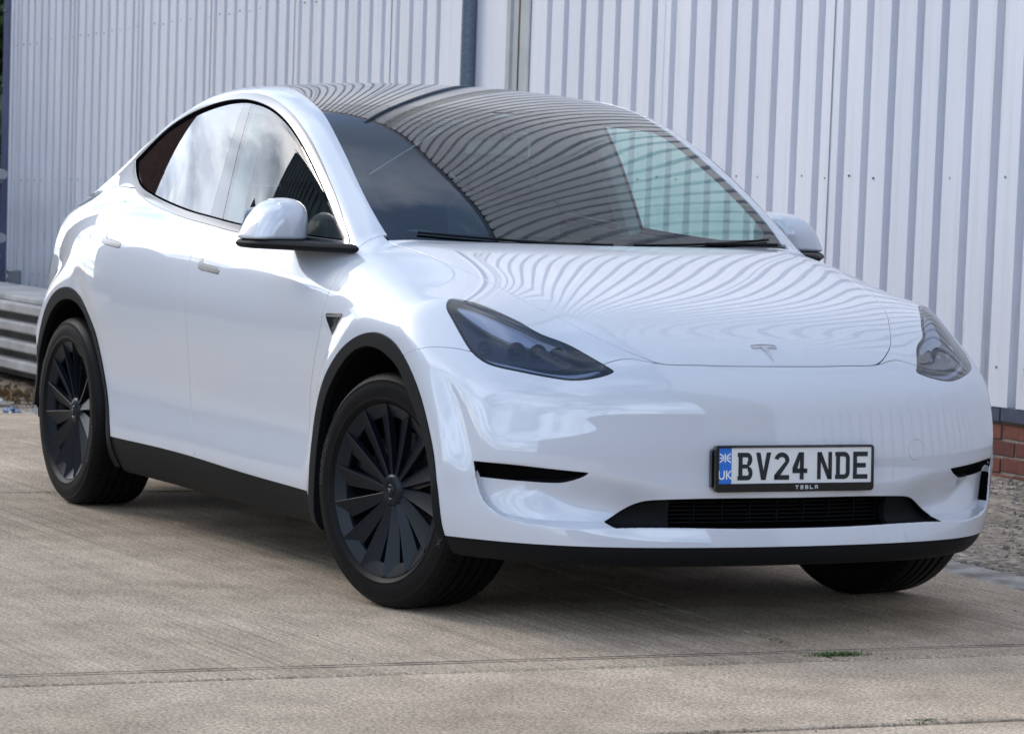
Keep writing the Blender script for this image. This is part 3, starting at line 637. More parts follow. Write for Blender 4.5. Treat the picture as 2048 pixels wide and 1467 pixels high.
    ws.cut(inv(f_in)).panel('black_border',M_gap,W_,off=-.004,depth=0)
    # camera window repeater
    TR=[(-.418,.856),(-.275,.861),(-.345,.795)]
    for sd in(-1,1):
        o=S1.cut(f_poly(TR)).panel('side_camera_bezel',M_trim,CAR,side=sd,off=.003,depth=.004)
        S1.cut(f_poly([(-.408,.846),(-.292,.851),(-.347,.801)])).panel('side_camera',M_gloss,o,side=sd,off=.0045,depth=.002)
def bowl(mb,c,n,prof,k=20):
    u=np.cross(n,[0,0,1.]);u/=np.linalg.norm(u);w=np.cross(n,u); v=[]
    for r,d in prof:
        for i in range(k): t=2*math.pi*i/k; v.append(c+n*d+u*r*math.cos(t)+w*r*math.sin(t))
    mb.add(v,[(j*k+i,j*k+(i+1)%k,(j+1)*k+(i+1)%k,(j+1)*k+i) for j in range(len(prof)-1) for i in range(k)])
build_body()
# ------------------------------------------------------------------ door mirrors
def rbox(x,y,z,c,h,r):
    qx=np.abs(x-c[0])-h[0]+r;qy=np.abs(y-c[1])-h[1]+r;qz=np.abs(z-c[2])-h[2]+r
    return np.sqrt(np.maximum(qx,0)**2+np.maximum(qy,0)**2+np.maximum(qz,0)**2+1e-12)+np.minimum(np.maximum(qx,np.maximum(qy,qz)),0)-r
def cap_field(x,y,z):
    a=np.abs(y); u=(x+.872-.05*(a-.98))/.158; v=(a-.960-.48*(1.066-z)*np.where(a>.960,1.,.12))/.110; w=(z-1.098)/(.101-.10*(a-.93))
    e=(np.abs(u)**2.8+np.abs(v)**3.6+np.abs(w)**3.3+1e-9)**(1/3.2)-1
    s=e*.09
    s=smax(s,1.068-z,.012); return smax(s,-.872+.12*(a-.97)-x,.012)
def base_field(x,y,z):
    a=np.abs(y)
    zc=1.0535; s=np.abs(z-zc)-.0145
    s=smax(s,(x+.455)*.55+(a-.865)*.83,.03)      # front edge sweeps back to the tip
    s=smax(s,a-1.068,.03); s=smax(s,-.885-x,.02)
    s=smax(s,-(a-.83)-.0,.01)
    s=smax(s,.885-a-(x+.60)*-.0-.08,.01)
    return smax(s,-((x+.86)*.30+(a-.80)*.95)+.0,.02)
def mirrors():
    for sd in(-1,1):
        R=empty('door_mirror',parent=CAR)
        for nm,f,m,bx in(('mirror_cap',cap_field,M_paint,(-.93,-.68,-1.13,-.82,1.03,1.25)),('mirror_base',base_field,M_black,(-.93,-.42,-1.12,-.79,1.01,1.10))):
            P,T=surfnet(f,*bx,.0045); P=project(P,f); N=normals_of(P,f)
            if sd>0: P,N,T=P*[1,-1,1],N*[1,-1,1],T[:,::-1]
            link(nm,P,T,m,R,normals=N)
        v=[(-.884,sd*(.90),1.085),(-.868,sd*1.055,1.085),(-.872,sd*1.03,1.165),(-.883,sd*.93,1.175)]
        MB().add(v,[(0,1,2,3) if sd<0 else (3,2,1,0)]).build('mirror_glass',M_chrome,R)
mirrors()

# ------------------------------------------------------------------ wheels
def lathe(prof,n=96,loop=False):
    prof=np.array(prof,float); t=np.arange(n)*2*np.pi/n; k=len(prof)
    v=np.stack([prof[None,:,0]*np.cos(t)[:,None],-prof[None,:,1]+0*t[:,None],prof[None,:,0]*np.sin(t)[:,None]],-1).reshape(-1,3)
    f=[(i*k+j,((i+1)%n)*k+j,((i+1)%n)*k+j+1,i*k+j+1) for i in range(n) for j in range(k-1)]
    return v,f
def text2d(s,size=1.0,align='CENTER',bold=0.):
    c=bpy.data.curves.new('txt','FONT'); c.body=s; c.size=size; c.align_x=align; c.align_y='CENTER'; c.offset=bold; c.resolution_u=4
    o=bpy.data.objects.new('txt',c); COL.objects.link(o); dg=bpy.context.evaluated_depsgraph_get(); me=bpy.data.meshes.new_from_object(o.evaluated_get(dg))
    v=[tuple(q.co) for q in me.vertices]; f=[tuple(p.vertices) for p in me.polygons]; bpy.data.objects.remove(o); bpy.data.curves.remove(c); bpy.data.meshes.remove(me)
    return np.array(v),f
def make_wheel():
    Wl=empty('wheel',parent=CAR)
    tw=[(.256,-.016),(.262,-.006),(.2715,.001),(.2745,.0035),(.278,.0025),(.289,.0045),(.300,.0050),(.318,.0030),(.329,-.001),(.3305,-.0005),(.333,-.003),(.343,-.012),(.3490,-.022),(.3515,-.030)]
    g=[]
    for c in(-.078,-.112,-.146,-.180): g+=[(.3535,c+.006),(.3465,c+.0045),(.3465,c-.0045),(.3535,c-.006)]
    tw+= [(.3528,-.042)]+g+[(.3528,-.214),(.350,-.228),(.343,-.242),(.325,-.252),(.29,-.256),(.25,-.240)]
    v,f=lathe(tw,128); o=link('tyre',v,f,M_rubber,Wl,True); autosmooth(o,40)
    # sipes cut across the shoulder read as short dark bars
    mb=MB()
    for k in range(72):
        t=2*math.pi*k/72
        for (r0,w0,r1,w1) in((.3462,-.0165,.3534,-.040),(.3534,-.218,.3470,-.236)):
            q=[]
            for (r,w) in((r0,w0),(r1,w1)):
                for dt in(-.0024/.35,.0024/.35): q.append(((r+.0006)*math.cos(t+dt),-w,(r+.0006)*math.sin(t+dt)))
            mb.add(q,[(0,1,3,2)])
    mb.build('tread_sipes',M_gap,o,kind='stuff')
    tv,tf=text2d('HANKOOK',.030)
    for c0 in(math.radians(168),math.radians(-12)):
        q=[]
        for x,y,_ in tv:
            r=.311+y*.9; a=c0-x/.311; q.append((r*math.cos(a),-(.0050+.0006),r*math.sin(a)))
        link('tyre_lettering',q,tf,mat('rubber_letter',(.035,.035,.036),.45),o)
    rim=[(.258,-.018),(.263,-.008),(.2690,-.0015),(.2720,.0005),(.2722,-.001),(.2685,-.004),(.264,-.006),(.2605,-.012),(.259,-.03),(.243,-.05),(.232,-.10),(.226,-.20),(.235,-.23)]
    v,f=lathe(rim,96); rm=link('rim',v,f,M_wheel,Wl,True); autosmooth(rm,45)
    v,f=lathe([(.2590,-.0070),(.2565,-.0080),(.238,-.0165),(.221,-.0245),(.219,-.032)],112); rg=link('cover_ring',v,f,M_wheel,Wl,True); autosmooth(rg,30)
    n=14; proto=None
    for k in range(n):
        th=math.radians(180-12.5)+2*math.pi*k/n
        if proto is None:
            mb=MB(); R_=np.linspace(.046,1,9); vv=[]; NR=9
            for i in range(NR):
                q=i/(NR-1.); rl=.046+q*(.2585-.046); rt=.046+q*(.233-.046)
                al=0.; wt=.019+.037*q**.85
                wl=-.0335+.030*q**1.25; wr=wl-.005-.019*q**.8
                def pt(r,off,w): 
                    # off: distance anticlockwise from the leading ridge line
                    ang=off/r; return (r*math.cos(ang),-w,r*math.sin(ang))
                rm_=(rl+rt)/2
                vv+= [pt(rl,0-.0012,wl-.022),pt(rl,-.0006,wl-.0012),pt(rl,.0008,wl),pt(rl*.6+rt*.4,wt*.45,wl*.55+wr*.45-.0015*q),pt(rt,wt,wr),pt(rt,wt+.0006,wr-.016)]
            ff=[(6*i+j,6*i+6+j,6*i+7+j,6*i+1+j) for i in range(NR-1) for j in range(5)]
            e=6*(NR-1); ff+=[(e,e+1,e+2,e+3,e+4,e+5)[::-1]]
            ff=[q_[::-1] for q_ in ff]
            mb.add(vv,ff); proto=mb.build('cover_blade',M_wheel,Wl,True); autosmooth(proto,28); proto.rotation_euler=(0,-th,0)
        else:
            c=proto.copy(); COL.objects.link(c); c.rotation_euler=(0,-th,0)
    v,f=lathe([(.0005,-.0235),(.014,-.0235),(.0175,-.0250),(.0195,-.0285),(.0235,-.0285),(.026,-.0262),(.036,-.0270),(.044,-.0305),(.050,-.0365),(.053,-.050)],56); hb=link('hub_cover',v,f,M_wheel,Wl,True); autosmooth(hb,40)
    v=[(-.007,-(-.0228),.006),(.007,-(-.0228),.006),(.0065,.0228,.0035),(.0018,.0228,.0030),(0,.0228,-.008),(-.0018,.0228,.0030),(-.0065,.0228,.0035)]
    link('hub_emblem',v,[tuple(range(7))],M_chrome,hb)
    v,f=lathe([(.05,-.115),(.17,-.115),(.175,-.118),(.175,-.14),(.05,-.14)],64); link('brake_disc',v,f,M_disc,Wl)
    v,f=lathe([(.0,-.150),(.225,-.150)],48); link('wheel_back',v,f,M_gap,Wl)
    mb=MB()
    for k in range(5):
        a=2*math.pi*k/5+.3; c,s_=math.cos(a),math.sin(a); R=np.array([[c,0,-s_],[0,1,0],[s_,0,c]])
        mb.box(R@np.array([.14,.070,0]),(.20,.030,.036),R)
    mb.build('rim_spokes',M_rimin,rm)
    mb=MB()
    for a in(math.radians(150),):
        R=np.array([[math.cos(a),0,-math.sin(a)],[0,1,0],[math.sin(a),0,math.cos(a)]]); mb.box(R@np.array([.15,.100,0]),(.07,.05,.13),R,ch=.01)
    mb.build('brake_caliper',M_disc,Wl)
    return Wl
def dup(o,parent):
    c=o.copy(); COL.objects.link(c); c.parent=parent
    for ch in list(o.children): dup(ch,c)
    return c
WH=make_wheel(); ST=math.radians(12.3)
WH.location=(.13*math.sin(ST),-.80-.13*math.cos(ST),.352); WH.rotation_euler=(0,0,ST)
for loc,rz,ry in(((-2.89,-.932,.352),0,.14),((-.13*math.sin(ST),.80+.13*math.cos(ST),.352),math.pi+ST,.3),((-2.89,.932,.352),math.pi,.5)):
    w=dup(WH,CAR); w.location=loc; w.rotation_euler=(0,ry if abs(rz)<1e-6 else 0,rz)
# suspension and floor seen under the car
mb=MB(); mb.tube((0,-.6,.30),(0,.6,.30),.03); mb.tube((-2.89,-.6,.30),(-2.89,.6,.30),.04); mb.box((-2.62,0,.24),(.30,1.1,.09)); mb.box((-.25,0,.22),(.40,1.0,.10)); mb.build('subframe',M_dark,CAR)
MB().box((-.50,-.80,.19),(.012,.14,.13)).build('mud_flap',M_black,CAR); MB().box((-.50,.80,.19),(.012,.14,.13)).build('mud_flap',M_black,CAR)
# ------------------------------------------------------------------ number plate
def plate():
    R=empty('number_plate',parent=CAR,loc=(.8302,0,.4953)); R.rotation_euler=(0,-.051,0)
    def P2(y,z,x): return (x,y,z)
    def rr(y0,y1,z0,z1,r,n=5):
        out=[]
        for cy,cz,a0 in((y1-r,z1-r,0),(y0+r,z1-r,90),(y0+r,z0+r,180),(y1-r,z0+r,270)):
            for i in range(n+1):
                a=math.radians(a0+90*i/n); out.append((cy+r*math.cos(a),cz+r*math.sin(a)))
        return out
    def slab(name,loop,x0,x1,m,par=R,ch=.0015):
        n=len(loop); c=np.mean(loop,0); L=np.array(loop); Li=c+(L-c)*(1-ch/np.abs(L-c).max(1).clip(.01))[:,None] if ch else L
        v=[(x0,*q) for q in L]+[(x1-ch*.8,*q) for q in L]+[(x1,*q) for q in Li]
        f=[(i,(i+1)%n,n+(i+1)%n,n+i) for i in range(n)]+[(n+i,n+(i+1)%n,2*n+(i+1)%n,2*n+i) for i in range(n)]+[tuple(range(2*n,3*n)),tuple(range(n))[::-1]]
        return link(name,v,f,m,par)
    slab('plate_backing',rr(-.262,.262,-.062,.050,.008),-.020,-.008,M_gloss)
    out=rr(-.2565,.2785,-.0735,.0605,.012); inn=rr(-.244,.269,-.0493,.0530,.003)
    n=len(out); X1,X0=.0035,-.010; v=[(X0,*q) for q in out]+[(X1-.002,*q) for q in out]+[(X1,q[0]*.992+.0001,q[1]*.985) for q in out]+[(X1,*q) for q in inn]+[(-.001,*q) for q in inn]
    f=[(k*n+i,k*n+(i+1)%n,(k+1)*n+(i+1)%n,(k+1)*n+i) for k in range(4) for i in range(n)]
    link('plate_holder',v,f,M_gloss,R)
    slab('plate_face',rr(-.2455,.2705,-.0525,.0545,.003),-.004,.0,M_plate,ch=0)
    slab('blue_band',rr(-.2445,-.2010,-.0500,.0535,.0005),-.003,.0005,M_plblue,ch=0)
    # characters, drawn stroke by stroke (50 x 79 mm, 14 mm stroke)
    w,h,t=.050,.079,.0135
    def rect(a,b,c,d): return [(a,b),(c,b),(c,d),(a,d)]
    def ringsect(cx,cy,rx,ry,a0,a1,tt,n=10):
        o=[(cx+rx*math.cos(math.radians(a0+(a1-a0)*i/n)),cy+ry*math.sin(math.radians(a0+(a1-a0)*i/n))) for i in range(n+1)]
        i_=[(cx+(rx-tt)*math.cos(math.radians(a0+(a1-a0)*i/n)),cy+(ry-tt)*math.sin(math.radians(a0+(a1-a0)*i/n))) for i in range(n+1)]
        return [[o[k],o[k+1],i_[k+1],i_[k]] for k in range(n)]
    G_={}
    e=.006
    G_['B']=[rect(.003,0,.003+t,h),rect(0,0,.003,t*.9),rect(0,h-t*.9,.003,h),rect(.003+t,0,w-.016,t),rect(.003+t,h-t,w-.018,h),rect(.003+t,h/2-t/2+.001,w-.017,h/2+t/2-.001)]+ringsect(w-.018,h*.5+.0195,.0165,.0200,-90,90,t)+ringsect(w-.0165,h*.5-.0195,.0165,.0200,-90,90,t)
    G_['V']=[[(0,h),(t+.001,h),(w/2+.0005,.024),(w/2-.0075,0)],[(w/2-.0075,0),(w/2+.0075,0),(w,h),(w-t-.001,h),(w/2-.0005,.024)]]
    G_['2']=ringsect(w/2,h-.0235,w/2,.0235,-12,168,t,14)+[[(w-.001,h-.0285),(w-t-.0005,h-.0265),(.0005,t+.001),(.0,t*0),(.0005,.0),(t+.007,t)],rect(0,0,w,t)]
    G_['4']=[rect(w-.012-t,0,w-.012,h),rect(0,.0185,w,.0185+t),[(0,.0185+t*.5),(0,.0185+t+.003),(w-.012-t-.004,h),(w-.012-t+.004,h),(w-.012-t+.004,h-.008),(t+.003,.0185+t)]]
    G_['N']=[rect(0,0,t-.001,h),rect(w-t+.001,0,w,h),[(0,h),(t+.001,h),(w,0),(w-t-.001,0)]]
    G_['D']=[rect(.003,0,.003+t,h),rect(0,0,.003,t*.9),rect(0,h-t*.9,.003,h),rect(.003+t,0,w-.020,t),rect(.003+t,h-t,w-.020,h),rect(w-t,.020,w,h-.020)]+ringsect(w-.020,.020,.020,.020,-90,0,t)+ringsect(w-.020,h-.020,.020,.020,0,90,t)
    G_['E']=[rect(0,0,t,h),rect(t,0,w,t),rect(t,h-t,w,h),rect(t,h/2-t/2,w-.006,h/2+t/2)]
    y=.0376-.219
    for ch in 'BV24 NDE':
        if ch==' ': y+=.022; continue
        mb=MB()
        for p in G_[ch]: mb.add([(.0011,y+a,b-h/2) for a,b in p],[tuple(range(len(p)))])
        mb.build('plate_character',M_ink,R); y+=.061
    # band: flag and letters
    mb=MB(); cy,cz=-.2225,.0245; fw,fh=.018,.0125
    def bar(a,b,wd):
        a=np.array(a);b=np.array(b);d=(b-a)/np.linalg.norm(b-a);n_=np.array([-d[1],d[0]])*wd/2
        mb.add([(.0012,*(cy+q[0],cz+q[1])) for q in(a-n_,b-n_,b+n_,a+n_)],[(0,1,2,3)])
    bar((-fw,0),(-.004,0),.0042);bar((.004,0),(fw,0),.0042);bar((0,-fh),(0,fh),.0042)
    for sx in(-1,1):
        for sy in(-1,1): bar((sx*fw,sy*fh),(sx*.004,sy*.003),.0042)
    mb.build('band_flag',M_whiteink,R)
    tv,tf=text2d('UK',.040,bold=.0006); link('band_letters',[(.0012,cy+x*.85,-.0255+y_*.92) for x,y_,_ in tv],tf,M_whiteink,R)
    # maker's word on the holder, drawn as separate strokes
    mb=MB(); s=.0105; z0=-.0665; x0=-.0345+.045
    def rb(y0,z0_,y1,z1): mb.add([(.0042,x0+y0,z0+z0_),(.0042,x0+y1,z0+z0_),(.0042,x0+y1,z0+z1),(.0042,x0+y0,z0+z1)],[(0,1,2,3)])
    th=.0021; W2=.0105; P_=.0163
    rb(0,s-th,W2,s); rb(W2/2-th/2,0,W2/2+th/2,s-th-.001)
    a=P_;  [rb(a,q,a+W2,q+th) for q in(0,s/2-th/2,s-th)]
    a=2*P_; [rb(a,q,a+W2,q+th) for q in(0,s/2-th/2,s-th)]; rb(a,s/2,a+th,s); rb(a+W2-th,0,a+W2,s/2)
    a=3*P_; rb(a,0,a+W2,th); rb(a,0,a+th,s)
    a=4*P_; rb(a,s-th,a+W2,s); rb(a,0,a+th,s-th-.0012); rb(a+W2-th,0,a+W2,s-th-.0012); rb(a,s/2-th/2-.0006,a+W2,s/2+th/2-.0006)
    mb.build('holder_lettering',M_whiteink,R)
plate()
# ------------------------------------------------------------------ bonnet emblem
def emblem():
    c=np.array([.664,0,.812]); T_=np.array([.72,0,-.69]); loops=[]
    # (y, t) half outlines, t grows towards the nose
    n=14; ys=np.linspace(-.041,.041,n)
    top=[(y,-.041+3.6*y*y) for y in ys]; bot=[(y,-.0355+3.6*y*y) for y in ys]
    loops.append([[top[i],top[i+1],bot[i+1],bot[i]] for i in range(n-1)])
    body_=[]
    t2=[(y,-.0325+3.6*y*y) for y in ys]
    def lowb(y): 
        a=abs(y); return -.022+3.2*a*a+(.0 if a>.012 else 0)
    body_+=[[(ys[i],-.0325+3.6*ys[i]**2),(ys[i+1],-.0325+3.6*ys[i+1]**2),(ys[i+1],lowb(ys[i+1])-.0015*(abs(ys[i+1])>.03)),(ys[i],lowb(ys[i])-.0015*(abs(ys[i])>.03))] for i in range(n-1)]
    m=8; body_+=[[(-.0105*(1-i/m),-.022+.068*i/m),(.0105*(1-i/m),-.022+.068*i/m),(.0105*(1-(i+1)/m)+1e-5,-.022+.068*(i+1)/m),(-.0105*(1-(i+1)/m)-1e-5,-.022+.068*(i+1)/m)] for i in range(m)]
    mb=MB()
    for q in loops[0]+body_:
        P=np.array([c+T_*t+np.array([0,y,0]) for y,t in q]); P=project(P,body,4); N=normals_of(P,body)
        mb.add(np.concatenate([P+N*.0005,P+N*.0035]),[(4,5,6,7),(0,1,5,4),(1,2,6,5),(2,3,7,6),(3,0,4,7)])
    mb.build('bonnet_emblem',M_chrome,CAR)
emblem()
# ------------------------------------------------------------------ inside
def interior():
    I=empty('interior',parent=CAR)
    def rb(name,c,d,m,ch=.03,par=I,R=None): return MB().box(c,d,R,ch=ch).build(name,m,par)
    def ry(a): c,s=math.cos(a),math.sin(a); return [[c,0,s],[0,1,0],[-s,0,c]]
    rb('floor',(-1.9,0,.30),(2.9,1.5,.06),M_dash,.01)
    rb('dashboard',(-.72,0,.93),(.50,1.42,.16),M_dash,.05); rb('dash_panel',(-.965,0,.90),(.02,1.36,.05),M_wood,.005)
    rb('centre_screen',(-1.02,0,.965),(.02,.36,.24),M_screen,.008,R=ry(-.12)); rb('console',(-1.3,0,.55),(.8,.22,.28),M_dash,.04)
    mb=MB(); k=28; c=np.array([-1.06,-.37,.93]); u=np.array([0,1,0]); w=np.array([.36,0,.93])
    ring=[c+.175*(math.cos(2*math.pi*i/k)*u+math.sin(2*math.pi*i/k)*w) for i in range(k)]
    for i in range(k): mb.tube(ring[i],ring[(i+1)%k],.015,8,cap=False)
    mb.tube(ring[0],ring[k//2],.018,8); mb.build('steering_wheel',M_dash,I,True)
    for y in(-.37,.37):
        S=empty('seat',parent=CAR)
        rb('cushion',(-1.48,y,.60),(.52,.50,.16),M_seat,.06,S); rb('backrest',(-1.80,y,.92),(.15,.48,.62),M_seat,.06,S,ry(-.22)); rb('headrest',(-1.885,y,1.285),(.10,.26,.17),M_seat,.04,S,ry(-.15))
    S=empty('rear_bench',parent=CAR)
    rb('cushion',(-2.35,0,.66),(.52,1.25,.16),M_seat,.06,S); rb('backrest',(-2.68,0,.95),(.15,1.28,.52),M_seat,.06,S,ry(-.35))
    for y in(-.40,0,.40): rb('headrest',(-2.80,y,1.24),(.08,.24,.13),M_seat,.03,S,ry(-.2))
    rb('rear_view_mirror',(-1.17,0,1.385),(.03,.24,.07),M_gloss,.012,CAR)
    rb('camera_cover',(-1.10,0,1.463),(.14,.10,.03),M_gloss,.01,CAR,ry(.5))
    # wipers at the foot of the screen
    for (a0,a1,s_) in((-.62,.02,1),(.10,.66,1)):
        mb=MB(); P=[]
        for a in np.linspace(a0,a1,9):
            P.append([-.352-.262*a*a,a,0])
        P=np.array(P); P[:,2]=GTop(P[:,0],np.abs(P[:,1]))+.007
        for i in range(8): mb.tube(P[i],P[i+1],.0045,6,cap=False)
        mb.tube((P[8][0]+.06,P[8][1],P[8][2]-.015),P[4],.006,8); mb.build('wiper',M_black,CAR,True)
interior()

# ------------------------------------------------------------------ wall, frame of reference along its foot
WA=np.array([-3.437,3.705,0.]); WT=np.array([math.cos(math.radians(177)),math.sin(math.radians(177)),0]); WN=np.array([WT[1]*-1,WT[0],0]); WN=np.array([-.0523,-.9986,0])
TILT=-.019
def wp(s,d,z): 
    p=WA+WT*s+WN*d; return (p[0],p[1],z+TILT*s)
WR=np.array([WT,-WN,[0,0,1]]).T       # local x along the wall, y into the wall
def nodemat(name,build):
    m=bpy.data.materials.new(name); m.use_nodes=True; nt=m.node_tree; b=nt.nodes['Principled BSDF']; build(nt,nt.nodes.new,nt.links.new,b); MATS[name]=m; return m
def ramp(N,L,src,stops):
    r=N('ShaderNodeValToRGB'); e=r.color_ramp.elements
    while len(e)<len(stops): e.new(.5)
    for k,(p,c) in enumerate(stops): e[k].position=p; e[k].color=(*c,1)
    L(src,r.inputs[0]); return r
def noise(N,L,vec,sc,det=5,rough=.5,dist=0): 
    n=N('ShaderNodeTexNoise'); n.inputs['Scale'].default_value=sc; n.inputs['Detail'].default_value=det; n.inputs['Roughness'].default_value=rough; n.inputs['Distortion'].default_value=dist; L(vec,n.inputs['Vector']); return n
def mapping(N,L,vec,scale,rot=(0,0,0)):
    m=N('ShaderNodeMapping'); m.inputs['Scale'].default_value=scale; m.inputs['Rotation'].default_value=rot; L(vec,m.inputs['Vector']); return m
def mixc(N,L,f,a,b,mode='MIX'):
    m=N('ShaderNodeMix'); m.data_type='RGBA'; m.blend_type=mode
    for s,i in((f,0),(a,6),(b,7)):
        if isinstance(s,(int,float)): m.inputs[i].default_value=s
        elif isinstance(s,tuple): m.inputs[i].default_value=(*s,1)
        else: L(s,m.inputs[i])
    return m.outputs[2]
def clad(nt,N,L,b):
    tc=N('ShaderNodeTexCoord'); o=tc.outputs['Object']
    n1=noise(N,L,mapping(N,L,o,(1.2,1.2,.25)).outputs[0],1.3,6,.55); c=ramp(N,L,n1.outputs[0],[(.3,(.64,.655,.72)),(.7,(.74,.75,.80))])
    n2=noise(N,L,mapping(N,L,o,(9,9,.35)).outputs[0],2.0,6,.6); c2=ramp(N,L,n2.outputs[0],[(.50,(1,1,1)),(.80,(.80,.80,.77))])
    col=mixc(N,L,.7,c.outputs[0],c2.outputs[0],'MULTIPLY')
    sep=N('ShaderNodeSeparateXYZ'); L(o,sep.inputs[0]); mr=N('ShaderNodeMapRange'); mr.inputs[1].default_value=.9; mr.inputs[2].default_value=.1; mr.inputs[3].default_value=0; mr.inputs[4].default_value=1; L(sep.outputs[2],mr.inputs[0])
    n3=noise(N,L,mapping(N,L,o,(14,14,2)).outputs[0],1.5,5,.6); r3=ramp(N,L,n3.outputs[0],[(.55,(0,0,0)),(.75,(1,1,1))]); mm=N('ShaderNodeMath'); mm.operation='MULTIPLY'; L(mr.outputs[0],mm.inputs[0]); L(r3.outputs[0],mm.inputs[1])
    col=mixc(N,L,mm.outputs[0],col,(.22,.24,.16)); L(col,b.inputs['Base Color']); b.inputs['Roughness'].default_value=.42; b.inputs['Specular IOR Level'].default_value=.45
    n4=noise(N,L,mapping(N,L,o,(1,1,.6)).outputs[0],2.2,3); bp=N('ShaderNodeBump'); bp.inputs['Strength'].default_value=.25; bp.inputs['Distance'].default_value=.01; L(n4.outputs[0],bp.inputs['Height']); L(bp.outputs[0],b.inputs['Normal'])
M_clad=nodemat('cladding_paint',clad)
def brickm(nt,N,L,b):
    tc=N('ShaderNodeTexCoord'); o=tc.outputs['Object']; oi=N('ShaderNodeObjectInfo')
    c=ramp(N,L,oi.outputs['Random'],[(0,(.12,.035,.026)),(.5,(.165,.048,.034)),(1,(.21,.070,.045))]); n=noise(N,L,o,14,8,.65); c2=ramp(N,L,n.outputs[0],[(.3,(.62,.60,.58)),(.7,(1.15,1.1,1.05))])
    L(mixc(N,L,1.0,c.outputs[0],c2.outputs[0],'MULTIPLY'),b.inputs['Base Color']); b.inputs['Roughness'].default_value=.85
    n2=noise(N,L,o,70,6,.6); bp=N('ShaderNodeBump'); bp.inputs['Strength'].default_value=.6; bp.inputs['Distance'].default_value=.004; L(n2.outputs[0],bp.inputs['Height']); L(bp.outputs[0],b.inputs['Normal'])
M_brick=nodemat('red_brick',brickm)
M_bluebrick=mat('blue_brick',(.055,.07,.125),.42,noise=(20,.35),bump=(60,.4,.002))
M_mortar=mat('mortar',(.30,.27,.23),.95,noise=(30,.35),bump=(120,.6,.003))
M_galv=mat('galvanised_pipe',(.085,.115,.155),.5,.25,noise=(45,.0,(.15,.19,.24)),bump=(90,.3,.002))
M_flash=mat('flashing',(.47,.49,.50),.5,.1,noise=(6,.2))
M_stain=mat('stained_flashing',(.33,.31,.27),.6,noise=(7,.3))
M_column=mat('blue_steel',(.075,.095,.20),.5,noise=(9,.3,(.05,.06,.12)))
M_steel=mat('galvanised_steel',(.38,.41,.43),.45,.6,noise=(20,.25))
